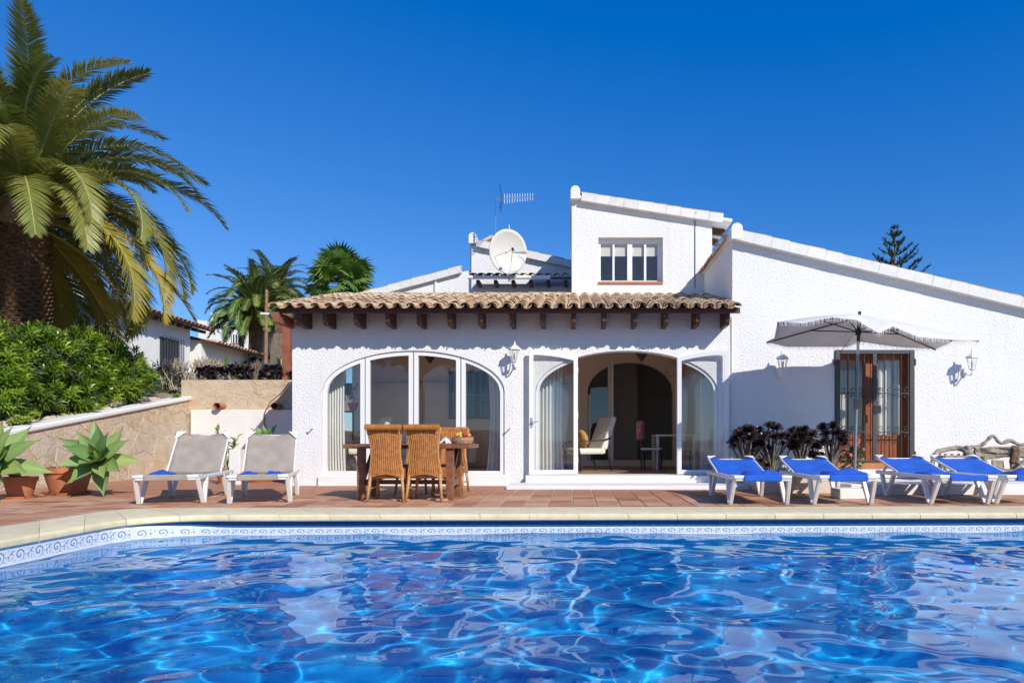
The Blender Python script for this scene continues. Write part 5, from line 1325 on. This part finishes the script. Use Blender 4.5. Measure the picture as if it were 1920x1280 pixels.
def shoot_leaves(m, p, d, rd, n, ll, lw, up=0.5):
    """a leafy shoot ending at p, growing along d"""
    a0 = rd.uniform(0, 6.28); u = d.orthogonal().normalized(); w = d.cross(u)
    for k in range(n):
        a = a0 + k * 2.39996; t = k / n; b = p - d * (0.30 * (1 - t)) * ll * 2.2
        o_ = (u * math.cos(a) + w * math.sin(a)); dd = (o_ * (1.0 - .55 * t) + d * (0.45 + .6 * t)).normalized()
        s_ = dd.cross(d); s_ = s_.normalized() if s_.length > 1e-3 else u
        L_ = ll * rd.uniform(.75, 1.15); mid = b + dd * L_ * .5 + Vector((0, 0, .02 * L_)); tip = b + dd * L_ + Vector((0, 0, -.22 * L_))
        m.add([b, mid - s_ * lw / 2, tip, mid + s_ * lw / 2], [(0, 1, 3), (1, 2, 3)])
def shrub(name, loc, R, n_shoots, mat, label, cat='shrub', group=None, seed=1, ll=0.16, lw=0.028, per=15, stem=None, sparse=0.0):
    rd = random.Random(seed); r = thing(name, label, cat, loc, 0, group)
    st = MB(); fo = MB()
    lob = [(Vector((rd.uniform(-.45, .45) * R[0], rd.uniform(-.45, .45) * R[1], R[2] * rd.uniform(.75, 1.2))), rd.uniform(.45, .7)) for _ in range(7)] + [(Vector((rd.uniform(-.55, .75) * R[0], rd.uniform(-.5, .5) * R[1], R[2] * rd.uniform(.3, .5))), rd.uniform(.45, .6)) for _ in range(4)]
    for k in range(n_shoots):
        c, s_ = rd.choice(lob)
        a = rd.uniform(0, 6.28); zz = rd.uniform(-0.75, 1); rr = math.sqrt(1 - zz * zz); q = rd.uniform(.55, 1.08) if not sparse else rd.uniform(.3, 1.25)
        o_ = Vector((rr * math.cos(a), rr * math.sin(a), zz))
        p = Vector((c.x + o_.x * R[0] * s_ * q, c.y + o_.y * R[1] * s_ * q, c.z + o_.z * R[2] * s_ * q))
        if p.z < 0.05: p.z = rd.uniform(.05, .3)
        d = (o_ * .8 + Vector((0, 0, .65)) + Vector((rd.uniform(-.3, .3), rd.uniform(-.3, .3), 0))).normalized()
        shoot_leaves(fo, p, d, rd, per, ll, lw)
        if k % 5 == 0: st.tube([Vector((rd.uniform(-.15, .15), rd.uniform(-.15, .15), 0)), Vector((p.x * .5, p.y * .5, p.z * .55)), p], [0.016, .011, .005], 4, False)
    fob = fo.build('foliage', mat, r)
    if mat is M['oleander']:
        fob.data.materials.append(M['oleander_d']); fob.data.materials.append(M['oleander_y']); tri = per * 2; mi = []
        for k in range(n_shoots): mi += [rd.choices((0, 1, 2), (0.62, 0.2, 0.18))[0]] * tri
        fob.data.polygons.foreach_set('material_index', mi)
    st.build('stems', stem or M['bark2'], r)
    return r
ol = [(-10.0, 11.55, (0.85, 0.75, 1.08), 640, 'oleander', 'bright green oleander bush at the picture edge, in front of the palm trunk'),
      (-9.95, 12.6, (0.8, 0.75, 1.05), 640, 'oleander', 'bright green oleander bush just right of the palm trunk, above the garden wall'),
      (-10.0, 13.6, (0.8, 0.75, 0.98), 620, 'oleander', 'bright green oleander bush in the middle of the row above the garden wall'),
      (-10.0, 14.6, (0.8, 0.7, 0.8), 560, 'oleander', 'bright green oleander bush right of the middle of the row'),
      (-9.95, 15.4, (0.65, 0.55, 0.55), 360, 'oleander', 'last low bright green oleander bush of the row, nearest the high stone wall')]
for k, (x, y, R_, n_, mt, lab) in enumerate(ol): shrub('oleander_bush', (x, y, gz(x, y) - .05), R_, n_, M[mt], lab, 'bush', 'oleander bushes above the garden wall', 60 + k, 0.19, 0.036, 16)
shrub('oleander_bush', (-11.3, 15.6, gz(-11.3, 15.6)), (0.9, 0.8, 0.78), 120, M['oleander_d'], 'loose dark oleander bush against the white neighbour wall', 'bush', None, 70, .17, .03, 13, None, 1)
shrub('oleander_bush', (-10.2, 16.9, gz(-10.2, 16.9) - .2), (0.75, 0.7, 0.62), 120, M['oleander_d'], 'thin dark bush between the green oleanders and the pale dry stems', 'bush', None, 71, .15, .026, 12, None, 1)
shrub('oleander_bush', (-11.6, 13.6, gz(-11.6, 13.6)), (0.9, 0.8, 0.9), 110, M['oleander_d'], 'sparse dark oleander behind the bright bush right of the palm trunk', 'bush', None, 72, .17, .03, 13, None, 1)
def dry_shrub(loc, R, n, label, seed):
    rd = random.Random(seed); r = thing('dry_shrub', label, 'shrub', loc); m = MB()
    for k in range(n):
        a = rd.uniform(0, 6.28); q = rd.uniform(0, 1); b = Vector((math.cos(a) * R * .35 * q, math.sin(a) * .2 * q, 0))
        p = b; d = Vector((rd.uniform(-.4, .4), rd.uniform(-.25, .25), 1)).normalized(); pts = [p]
        for i in range(4): p = p + d * rd.uniform(.12, .24); d = (d + Vector((rd.uniform(-.35, .35), rd.uniform(-.3, .3), rd.uniform(-.1, .2)))).normalized(); pts.append(p)
        m.tube(pts, [.022, .018, .015, .012, .006], 5, False)
        for i in (2, 3):
            m.tube([pts[i], pts[i] + Vector((rd.uniform(-.18, .18), rd.uniform(-.1, .1), rd.uniform(.1, .25)))], [.012, .005], 4, False)
    m.build('stems', M['pale_stem'], r)
dry_shrub((ax(330, 17), 17, 2.05), 1.0, 50, 'dense pale dry stems behind the left end of the high stone wall', 81)
dry_shrub((ax(390, 17.6), 17.6, 2.15), 1.3, 70, 'low thicket of bleached dry stems behind the dark aeonium bed', 82)

def rosette(m, c, nrm_, R, n, rd, wide=0.42):
    nrm_ = Vector(nrm_).normalized(); u = nrm_.orthogonal().normalized(); w = nrm_.cross(u); a0 = rd.uniform(0, 6.28)
    for k in range(n):
        a = a0 + k * 2.39996; t = (k + .5) / n; op = 1.45 * (1 - t) ** .7 + 0.15      # angle from the axis: outer leaves lie flat
        o_ = u * math.cos(a) + w * math.sin(a); d = (o_ * math.sin(op) + nrm_ * math.cos(op)).normalized(); s_ = d.cross(nrm_); s_ = s_.normalized() if s_.length > 1e-3 else u
        L_ = R * (1 - .45 * t) * rd.uniform(.9, 1.08); ww = L_ * wide
        b = Vector(c) + nrm_ * (.02 * t)
        m.add([b - s_ * ww * .12, b + s_ * ww * .12, b + d * L_ * .72 + s_ * ww * .5, b + d * L_ + nrm_ * L_ * .06, b + d * L_ * .72 - s_ * ww * .5], [(0, 1, 2, 4), (4, 2, 3)])
def aeonium(loc, heads, R, label, group, seed, r0=0.11, stem=M['bark2']):
    rd = random.Random(seed); r = thing('aeonium', label, 'plant', loc, 0, group); st = MB()
    for (x, y, z) in heads:
        q = Vector((x, y, z)); st.tube([Vector((x * .12, y * .12, 0)), Vector((x * .35, y * .35, z * .4)), Vector((x * .85, y * .85, z * .75)), q], [.02, .017, .014, .012], 5, False)
        m = MB(); rosette(m, q, (x * .8 + rd.uniform(-.2, .2), y * .5 - .35, .9), r0 * rd.uniform(.85, 1.2), 34, rd)
        m.build('rosette', M['aeonium'], r)
    st.build('stems', stem, r)
def heads(rd, n, rx, ry, z0, z1):
    out = []
    for k in range(n):
        a = rd.uniform(0, 6.28); q = math.sqrt(rd.random()); out.append((rx * q * math.cos(a), ry * q * math.sin(a), z1 - (z1 - z0) * (q ** 2) * rd.uniform(.5, 1.1)))
    return out
AG = 'black aeoniums in the raised bed'
rd = random.Random(99); AY = 11.3
for px, w, top, n, lab in ((1400, .34, 800, 17, 'round black aeonium nearest the open glazed door'), (1447, .36, 792, 17, 'tall black aeonium with forked stems below the left lantern'), (1502, .33, 797, 15, 'black aeonium third from the open door, with bare curved stems'), (1556, .30, 790, 20, 'tall narrow black aeonium right beside the french door')):
    zt_ = az(top + 6, AY) - 0.25
    hd = heads(rd, n + 3, w, .25, zt_ * .45 if px < 1540 else 0.15, zt_)
    aeonium((ax(px, AY), AY, 0.25), hd, .2, lab, AG, px, .135)
aeonium((ax(1427, 11.0), 11.0, 0.25), [(0, 0, .2), (.1, .02, .13)], .1, 'small single-headed black aeonium at the front of the raised bed', AG, 5, .09)
aeonium((ax(1512, 10.9), 10.9, 0.25), [(0, 0, .12), (.14, 0, .1), (-.12, .03, .09)], .1, 'low black aeonium offsets at the front right of the raised bed', AG, 6, .085)
AG2 = 'dark aeoniums on top of the stone wall'
for k, (px, w, top, lab) in enumerate(((395, .5, 690, 'low dark aeonium clump at the left of the stone wall top'), (435, .5, 688, 'dark aeonium clump left of the tallest one on the stone wall'), (478, .5, 674, 'tallest dark aeonium clump on the stone wall top'), (520, .42, 688, 'dark aeonium clump on the stone wall next to the villa corner'))):
    Yk = 16.35; z = az(top, Yk) - SWT + .05
    aeonium((ax(px, Yk), Yk, SWT - .05), heads(rd, 26, w, .22, .05, z), .2, lab, AG2, 200 + k, .12)

def tuft(loc, n, L, mat, label, seed, wd=0.03):
    rd = random.Random(seed); r = MB()
    for k in range(n):
        a = rd.uniform(0, 6.28); e = rd.uniform(.3, 1.4); d = Vector((math.cos(a) * math.cos(e), math.sin(a) * math.cos(e), math.sin(e))); s_ = Vector((-math.sin(a), math.cos(a), 0)) * wd; l_ = L * rd.uniform(.7, 1.1)
        r.add([-s_, s_, d * l_ * .6 + s_, d * l_ * .6 - s_, d * l_ + Vector((0, 0, -.15 * l_))], [(0, 1, 2, 3), (3, 2, 4)])
    o = r.build('grass_tuft', mat, None); o.location = loc; tag(o, label, 'plant'); return o
tuft((ax(455, 17.4), 17.4, 2.25), 90, .7, M['oleander_d'], 'spiky grey-green plant behind the middle of the aeonium wall', 1)
tuft((ax(528, 17.0), 17.0, 2.25), 80, .75, M['agave'], 'spiky light green plant beside the villa corner, above the stone wall', 2)
tuft((ax(415, 19), 19, 2.5), 60, .8, M['oleander'], 'green spiky plant in front of the low far house', 3)
tuft((ax(500, 18), 18, 2.3), 70, .6, M['oleander_d'], 'dull green spiky plant at the foot of the rusty pole', 4)

# ---------------------------------------------------------------- agaves in pots
def agave_leaf(L, W, curl):
    m = MB(); rows = []
    for j in range(11):
        t = j / 10; w = W * (math.sin(PI * (0.16 + 0.84 * t)) ** 0.75) * (1.0 if t < .55 else (1 - ((t - .55) / .45) ** 1.7 * .98)); w = max(w, .002)
        row = []
        for i in range(7):
            u = -1 + 2 * i / 6
            row.append((L * t, u * w / 2, 0.22 * w * u * u + curl * L * t * t))
        rows.append(row)
    m.grid(rows); return m.mesh('leaf', M['agave'], smooth=True)
AL = [agave_leaf(0.52, 0.2, 0.08), agave_leaf(0.5, 0.185, -0.12), agave_leaf(0.36, 0.13, 0.16)]
def pot(root, r_, h_, at_=(0, 0, 0), saucer=True):
    c = Vector(at_)
    MB().lathe([(r_ * .68, 0.02), (r_ * .93, h_ * .8), (r_ * 1.0, h_ * .8), (r_ * 1.02, h_), (r_ * .9, h_), (r_ * .88, h_ * .86)], c, 28).build('pot', M['clay_pot'], root, auto=40)
    MB().lathe([(0.0, h_ * .88), (r_ * .89, h_ * .87)], c, 20).build('soil', M['soil'], root)
    if saucer: MB().lathe([(r_ * .6, 0.0), (r_ * .85, 0.0), (r_ * .92, 0.035), (r_ * .86, 0.035), (r_ * .8, 0.012)], c, 24).build('saucer', M['clay_pot'], root, auto=40)
def agave(root, c, axis, n, scale, seed):
    rd = random.Random(seed); axis = Vector(axis).normalized(); u = axis.orthogonal().normalized(); w = axis.cross(u); c = Vector(c)
    for k in range(n):
        t = (k + .5) / n; a = k * 2.39996 + rd.uniform(-.15, .15); op = math.radians(100 - 92 * t ** 0.8)
        o_ = u * math.cos(a) + w * math.sin(a); d = (o_ * math.sin(op) + axis * math.cos(op)).normalized(); nn = (axis - d * axis.dot(d)); nn = nn.normalized() if nn.length > .05 else (-o_)
        s_ = nn.cross(d)
        me = AL[2] if t > .78 else AL[k % 2]
        q = inst(me, 'leaf', root, c)
        sc_ = scale * rd.uniform(.9, 1.08) * (1 if t < .85 else .8)
        q.matrix_basis = Matrix.Translation(c + axis * (.05 * t)) @ Matrix((d, s_, nn)).transposed().to_4x4() @ Matrix.Scale(sc_, 4)
pa = thing('potted_agave', 'grey-green agave rosette leaning out of a round terracotta pot on a saucer', 'plant', (ax(128, 10.15), 10.15, 0), 0, 'potted agaves')
pot(pa, 0.32, 0.40)
st = MB(); st.tube([(0.05, 0, .34), (0.35, -.1, .46), (0.68, -0.25, 0.5)], [.05, .05, .045], 8).build('stem', M['bark2'], pa)
agave(pa, (0.7, -0.28, 0.5), (0.12, -0.85, 0.42), 25, 1.15, 4)
dl = MB()
for k in range(40):
    a = random.uniform(0, 6.28); d = Vector((math.cos(a), math.sin(a), random.uniform(.1, .8))); s_ = Vector((-math.sin(a), math.cos(a), 0)) * .012; b = Vector((math.cos(a) * .15, math.sin(a) * .15, .35))
    dl.add([b - s_, b + s_, b + d * .2], [(0, 1, 2)])
dl.build('dry_leaves', M['pale_stem'], pa)
pb = thing('potted_agave', 'large agave rosette cut off by the picture edge, over a small terracotta pot', 'plant', (ax(38, 9.4), 9.4, 0), 0, 'potted agaves')
pot(pb, 0.2, 0.3)
MB().tube([(0, 0, .25), (-.04, -.1, .36), (-.09, -.26, .44)], .05, 8).build('stem', M['bark2'], pb)
agave(pb, (-.1, -.3, .44), (0.2, -0.75, 0.55), 26, 1.3, 9)
# pots by the stone wall
ped = MB().box(ax(434, 12.3), ax(455, 12.3), 12.2, 12.42, 0, az(842, 12.3)).build('pedestal', M['smooth_white'], None, bevel=0.01); tag(ped, 'white square pedestal between the two taupe loungers', 'pedestal')
p3 = thing('potted_plant', 'terracotta pot with dark agave behind the taupe lounger at the villa corner', 'plant', (ax(490, 13.2), 13.2, 0))
pot(p3, 0.28, 0.55); agave(p3, (0.1, -0.05, 0.72), (0.1, -0.25, 1), 15, 0.82, 12)
p4 = thing('potted_plant', 'leafy upright succulent between the two taupe loungers', 'plant', (ax(424, 12.6), 12.6, 0))
pot(p4, 0.18, 0.3)
rd = random.Random(3)
for k in range(5):
    x = .12 * math.cos(k * 1.4); tipz = .75 + .22 * (k % 3) / 2; pts = [Vector((0, 0, .25)), Vector((x * .6, -.03, .5)), Vector((x * 1.6, -.05 + .05 * k % 2, tipz))]
    MB().tube(pts, [.016, .013, .01], 5).build('stem', M['agave'], p4)
    for j in range(9):
        a = rd.uniform(0, 6.28); q = inst(AL[1], 'leaf', p4, pts[1].lerp(pts[2], (j + 1) / 9), (0, -rd.uniform(.2, 1.2), a), (.32,) * 3)
# geranium by the door
shrub('geranium', (ax(1590, 11.4), 11.4, 0.3), (0.3, 0.2, 0.28), 40, M['oleander_d'], 'straggly pink-flowered plant at the foot of the french door', 'plant', None, 90, .08, .04, 8)
ger = [o for o in bpy.data.objects if o.name.startswith('geranium')][0]
pink = plain('pink_petals', (0.6, 0.16, 0.13), .6, .2, 30)
for k in range(16):
    MB().ell((random.uniform(-.3, .3), -.15 + random.uniform(-.1, .1), .15 + random.uniform(0, .35)), (.03, .03, .025), 6, 4, .2, k).build('flower_head', pink, ger)
# rocks and little succulents on the wall top
rd = random.Random(12)
for k in range(26):
    y = 11.0 + k * 0.18 + rd.uniform(-.05, .05); x = -9.28 - rd.uniform(.03, .3); rr = rd.uniform(.07, .15)
    o = MB().ell((0, 0, 0), (rr * rd.uniform(.9, 1.5), rr * rd.uniform(.8, 1.3), rr * rd.uniform(.5, .8)), 9, 6, .14, k).build('rock', M['rock'], None); o.location = (x, y, max(gz(x, y), wtop(y)) + .05)
    tag(o, 'pale loose rock edging the bed on top of the garden wall', 'rock', 'edging rocks on the garden wall')
    o['label'] = ('large ' if rr > .11 else 'small ') + 'pale rock on the garden wall top, ' + ['first', 'second', 'third', 'fourth', 'fifth', 'sixth', 'seventh', 'eighth', 'ninth', 'tenth', 'eleventh', 'twelfth', 'thirteenth'][k % 13] + (' from the picture edge' if k < 13 else ' of the far half')
for k, (px, py, Yk, lab) in enumerate(((40, 793, 11.35, 'yellow-green succulent cluster on the garden wall near the picture edge'), (172, 768, 13.0, 'single small yellow-green succulent halfway along the garden wall'), (57, 787, 11.6, 'second yellow-green succulent beside the cluster near the picture edge'), (330, 745, 15.6, 'tiny yellow-green succulent on the garden wall near the high stone wall'))):
    r = thing('succulent', lab, 'plant', at(px, py, Yk)); m = MB()
    for q in range(6 if k in (0, 2) else 3): rosette(m, (rd.uniform(-.12, .12), rd.uniform(-.08, .08), rd.uniform(0, .08)), (rd.uniform(-.3, .5), -.6, 1), .09, 22, rd, .5)
    m.build('rosettes', M['succ'], r); MB().tube([(0, 0, 0), (.02, 0, -.14), (-.04, .02, -.22)], .013, 5).build('stem', M['bark2'], r)

# ---------------------------------------------------------------- rustic seats by the wall
def knotty(pts, r_, seed, n=8, sub=4):
    rd = random.Random(seed); P = [Vector(p) for p in pts]; out = []; rs = []
    for i in range(len(P) - 1):
        for j in range(sub):
            t = j / sub; p0, p1, p2, p3 = P[max(i - 1, 0)], P[i], P[i + 1], P[min(i + 2, len(P) - 1)]
            q = 0.5 * ((2 * p1) + (p2 - p0) * t + (2 * p0 - 5 * p1 + 4 * p2 - p3) * t * t + (3 * p1 - p0 - 3 * p2 + p3) * t ** 3)
            out.append(q + Vector((rd.uniform(-1, 1), rd.uniform(-1, 1), rd.uniform(-1, 1))) * r_ * .12); rs.append(r_ * rd.uniform(.8, 1.2))
    out.append(P[-1]); rs.append(r_)
    return MB().tube(out, rs, n)
RYb = 11.2
ch = thing('rustic_chair', 'grey weathered wooden armchair with a curved top rail against the wall', 'chair', (ax(1785, RYb), RYb, 0.15))
def rp(px, py, dy=0): return at(px, py, RYb + dy)
knotty([rp(1752, 862, -.2), rp(1757, 848, 0), rp(1775, 842, .12), rp(1800, 840, .12), rp(1815, 850, 0)], .045, 1).build('top_rail', M['grey_wood'], ch, smooth=True, world=True)
for px in (1762, 1773, 1785, 1797, 1808): MB().bar(rp(px, 850, .1), rp(px, 892, .06), .05, .025, (0, 1, 0)).build('back_slat', M['grey_wood'], ch, world=True, bevel=.008)
MB().box(ax(1750, RYb), ax(1815, RYb), RYb - .35, RYb + .1, .5, .55).build('seat', M['grey_wood'], ch, world=True, bevel=.01)
for px in (1753, 1811):
    for dy in (-.3, .08): knotty([(ax(px, RYb), RYb + dy, .15), (ax(px, RYb) + .01, RYb + dy, .35), (ax(px, RYb), RYb + dy, .52)], .03, px + int(dy * 10)).build('leg', M['grey_wood'], ch, smooth=True, world=True)
for px in (1752, 1815): knotty([rp(px, 852, .05), rp(px - 4 if px < 1780 else px + 2, 868, -.2), rp(px - 6 if px < 1780 else px + 3, 880, -.35)], .035, px).build('arm', M['grey_wood'], ch, smooth=True, world=True)
be = thing('rustic_bench', 'grey gnarled driftwood bench with carved back at the right edge', 'bench', (ax(1875, RYb), RYb, 0.15))
knotty([rp(1818, 838, .1), rp(1838, 836, .1), rp(1852, 824, .1), rp(1862, 817, .1), rp(1876, 830, .1), rp(1895, 826, .1), rp(1915, 834, .1), rp(1945, 828, .1), rp(1975, 838, .1)], .03, 4).build('top_rail', M['grey_wood'], be, smooth=True, world=True)
m = MB(); rd = random.Random(6); m.grid([[rp(1824 + 14 * i, 838 + 20 * j / 5, .1) + Vector((0, rd.uniform(-.045, .045), rd.uniform(-.02, .02))) for i in range(12)] for j in range(6)]); o = m.build('carved_panel', M['grey_wood'], be, world=True); o.modifiers.new('t', 'SOLIDIFY').thickness = .04
knotty([rp(1815, 840, .05), rp(1818, 852, 0), rp(1826, 862, -.02)], .06, 9).build('bolster', M['grey_wood'], be, smooth=True, world=True)
for px in (1900, 1905, 1975): knotty([rp(px, 836, .05), rp(px + 2, 850, .02), rp(px - 3, 868, 0)], .045, px).build('bolster', M['bark'], be, smooth=True, world=True)
for k in range(4): MB().bar(rp(1836 + k * 34, 862, .1), rp(1838 + k * 34, 884, .06), .2, .03, (0, 1, 0)).build('back_slat', M['grey_wood'], be, world=True, bevel=.01)
knotty([rp(1845, 858, 0), rp(1850, 872, -.1), rp(1858, 882, -.2), rp(1875, 884, -.25)], .035, 14).build('arm_branch', M['grey_wood'], be, smooth=True, world=True)
knotty([rp(1922, 862, 0), rp(1912, 875, -.15), rp(1898, 886, -.3)], .03, 15).build('arm_branch', M['grey_wood'], be, smooth=True, world=True)
MB().box(ax(1815, RYb), ax(1980, RYb), RYb - .4, RYb + .1, .25, .33).build('seat', M['grey_wood'], be, world=True, bevel=.02)
for px in (1822, 1900, 1970): MB().box(ax(px - 7, RYb), ax(px + 7, RYb), RYb - .35, RYb + .05, .15, .25).build('leg', M['grey_wood'], be, world=True)

# ================================================================ INSIDE THE SUNROOM
def curtain(x0, x1, y, z0, z1, folds, label, seed, pinch=0.0):
    rd = random.Random(seed); n = folds * 10; rows = []
    for j in range(14):
        v = j / 13; row = []
        for i in range(n + 1):
            u = i / n; k = 1 - pinch * math.sin(PI * v) * .5
            row.append((x0 + (x1 - x0) * (u * k + (1 - k) * .0), y + 0.035 * math.sin(u * folds * 2 * PI + .6 * math.sin(v * 3 + seed)), z0 + (z1 - z0) * v))
        rows.append(row)
    o = MB().grid(rows).build('curtain', M['curtain'], None, smooth=True); tag(o, label, 'curtain', 'curtains in the sunroom arches')
cy = FY + 0.45
curtain(C1 - HW - .1, ax(648, cy), cy, IZ + .01, 2.45, 7, 'cream curtain gathered at the left side of the left arch', 1, .15)
curtain(C1 + HW + .1, ax(912, cy), cy, IZ + .01, 2.45, 6, 'cream curtain gathered at the right side of the left arch', 2, .3)
curtain(C2 - HW - .08, ax(1056, cy), cy, IZ + .01, 2.45, 8, 'cream curtain behind the left open glazed door', 3, .1)
curtain(C2 + HW + .08, ax(1312, cy), cy, IZ + .01, 2.45, 7, 'cream curtain behind the right open glazed door', 4, .1)
def armchair(x, y, rz_, label):
    r = thing('armchair', label, 'armchair', (x, y, IZ), rz_, 'cream armchairs in the sunroom')
    MB().box(-.3, .3, -.3, .3, .34, .46).build('seat_cushion', M['cushion'], r, bevel=.04)
    b = MB(); b.prism([(-.29, .2, .44), (-.29, .34, .42), (-.29, .58, 1.08), (-.29, .47, 1.1)], (.58, 0, 0)); b.build('back_cushion', M['cushion'], r, bevel=.04)
    for s_ in (-1, 1):
        MB().tube([(s_ * .3, -.28, 0), (s_ * .31, -.3, .36), (s_ * .33, -.34, .52), (s_ * .33, -.2, .6), (s_ * .33, .2, .62), (s_ * .31, .4, .66)], .014, 6).build('arm', M['black_metal'], r, smooth=True)
        MB().tube([(s_ * .3, .34, .4), (s_ * .3, .36, .2), (s_ * .3, .42, 0)], .014, 6).build('leg', M['black_metal'], r)
    return r
A1 = armchair(ax(1098, 13.7), 13.7, math.radians(-62), 'cream cushioned armchair in the open doorway, beside the left open door')
armchair(ax(676, 13.6), 13.6, math.radians(-60), 'cream cushioned armchair behind the left pane of the left arch')
o = MB().ell((0, 0, 0), (.2, .08, .19), 14, 8).build('scatter_cushion', plain('mustard_fabric', (0.5, 0.28, 0.08), .9, .25, 14), None, smooth=True); o.location = (ax(1092, 13.55), 13.6, IZ + .64); o.rotation_euler = (.25, 0, math.radians(-62)); tag(o, 'mustard cushion on the cream armchair in the open doorway', 'cushion')
def din_chair(x, y, rz_, label, red):
    r = thing('dining_chair', label, 'chair', (x, y, IZ), rz_)
    MB().box(-.2, .2, -.2, .2, .42, .46).build('seat', M['cushion'], r, bevel=.01)
    for sx in (-1, 1):
        MB().tube([(sx * .18, .18, 0), (sx * .18, .19, .45), (sx * .17, .26, .98)], .018, 6).build('leg', M['wood_dark'], r)
        MB().tube([(sx * .18, -.18, 0), (sx * .18, -.18, .43)], .018, 6).build('leg', M['wood_dark'], r)
    for k in range(3): MB().box(-.17, .17, .215 + k * .02, .235 + k * .02, .62 + k * .13, .69 + k * .13).build('back_slat', M['wood_dark'], r)
    if red: MB().box(-.19, .19, .18, .30, .62, 1.02).build('back_cover', plain('red_white_cloth', (0.5, 0.2, 0.17), .9, .6, 18), r, bevel=.03)
din_chair(ax(1222, 14.2), 14.2, math.radians(75), 'dining chair with a red patterned cover inside the doorway', True)
din_chair(ax(1300, 14.6), 14.6, math.radians(-70), 'dark slatted dining chair behind the right open glazed door', False)
it = thing('indoor_table', 'pale dining table inside the doorway on the right', 'table', (ax(1262, 14.6), 14.6, IZ))
MB().box(-.42, .42, -.4, .4, .7, .74).build('table_top', M['cushion'], it, bevel=.008)
for sx in (-1, 1):
    for sy in (-1, 1): MB().box(sx * .38 - .03, sx * .38 + .03, sy * .36 - .03, sy * .36 + .03, 0, .7).build('leg', M['cushion'], it)
sf = thing('sofa', 'beige sofa along the back wall behind the left arch', 'sofa', (ax(800, 15.6), 15.6, IZ))
MB().box(-1.2, 1.0, -.4, .35, .1, .42).build('seat', M['cushion'], sf, bevel=.04); MB().box(-1.2, 1.0, .2, .45, .42, .8).build('backrest', M['cushion'], sf, bevel=.05)
for s_ in (-1.3, 1.0): MB().box(s_, s_ + .18, -.4, .45, .1, .6).build('armrest', M['cushion'], sf, bevel=.04)
bsk = thing('wicker_bag', 'round straw bag with brown handles on the floor behind the left arch', 'bag', (ax(664, 12.95), 12.95, IZ))
MB().ell((0, 0, .16), (.2, .14, .17), 14, 9, .04, 3).build('body', plain('pale_straw', (0.62, 0.48, 0.34), .9, .2, 30, bmp=.4), bsk, smooth=True)
for y in (-.06, .06): MB().tube([(-.1, y - .06, .22), (-.02, y - .1, .34), (.08, y - .1, .2)], .011, 6).build('handle', M['wood_table'], bsk, smooth=True)
wp = thing('wall_planter', 'small terracotta planter with a trailing plant seen through the left pane', 'planter', (ax(662, 14.2), 14.2, az(770, 14.2)))
MB().lathe([(.06, 0), (.11, .16), (.115, .17), (.09, .17)], (0, 0, 0), 14).build('pot', M['clay_pot'], wp)
MB().tube([(0, 0, 0.0), (0, 0, -1.1)], .02, 6).build('stand', M['black_metal'], wp)
m = MB(); rd = random.Random(4)
for k in range(12): shoot_leaves(m, Vector((rd.uniform(-.1, .1), rd.uniform(-.1, .1), .25 + rd.uniform(0, .35))), Vector((rd.uniform(-.5, .5), rd.uniform(-.5, .5), 1)).normalized(), rd, 6, .09, .03)
m.build('foliage', M['oleander_d'], wp)
for px, py, Yk, lab in ((1203, 664, 14.3, 'small bronze ceiling lamp inside the doorway'), (806, 668, 14.3, 'dark blue pendant lamp behind the left arch')):
    r = thing('pendant_lamp', lab, 'lamp', (ax(px, Yk), Yk, az(py, Yk))); MB().lathe([(0.0, -.16), (.03, -.13), (.13, 0.02), (.14, .06), (.03, .1)], (0, 0, 0), 10).build('shade', M['iron'], r); MB().tube([(0, 0, .08), (0, 0, 3.0 - az(py, Yk))], .008, 5).build('cord', M['black_metal'], r)
op_ = MB().box(ax(1252, 16.2), ax(1266, 16.2), 16.1, 16.3, az(705, 16.2), az(684, 16.2)).build('wall_sconce', M['cushion'], None, bevel=.01); tag(op_, 'cream box-shaped lamp high beside the inner arch', 'lamp')

# ================================================================ TREES ACROSS THE POOL, mirrored in the panes
def broad_tree(loc, h_, R, label, seed):
    rd = random.Random(seed); r = thing('pine_tree', label, 'tree', loc, 0, 'garden trees mirrored in the glass')
    tr = MB(); tr.tube([(0, 0, 0), (.2, .1, h_ * .35), (0, .2, h_ * .7)], [.3, .24, .14], 8)
    cr = MB()
    for k in range(26):
        a = rd.uniform(0, 6.28); q = math.sqrt(rd.random()); c = Vector((R * q * math.cos(a), R * q * math.sin(a), h_ * .72 + rd.uniform(-.12, .28) * h_ * (1.1 - q)))
        tr.tube([(0, .15, h_ * .5), c * .6 + Vector((0, 0, h_ * .25)), c], [.09, .05, .02], 5, False)
        for j in range(110):
            p = c + Vector((rd.gauss(0, .5), rd.gauss(0, .5), rd.gauss(0, .3))) * R * .3; d = Vector((rd.uniform(-1, 1), rd.uniform(-1, 1), rd.uniform(-.5, 1))).normalized(); s_ = d.orthogonal() * .1
            cr.add([p - s_, p + s_, p + d * .35], [(0, 1, 2)])
    cr.build('crown', M['pine'], r); tr.build('trunk', M['bark2'], r)
broad_tree((-9, -15, 0), 8.5, 3.6, 'spreading pine mirrored in the panes of the left arch', 1)
broad_tree((-2, -19, 0), 8, 3.4, 'second spreading pine mirrored faintly between the arches', 2)
broad_tree((7, -17, 0), 7.5, 3.0, 'pine mirrored in the right open glazed door', 3)
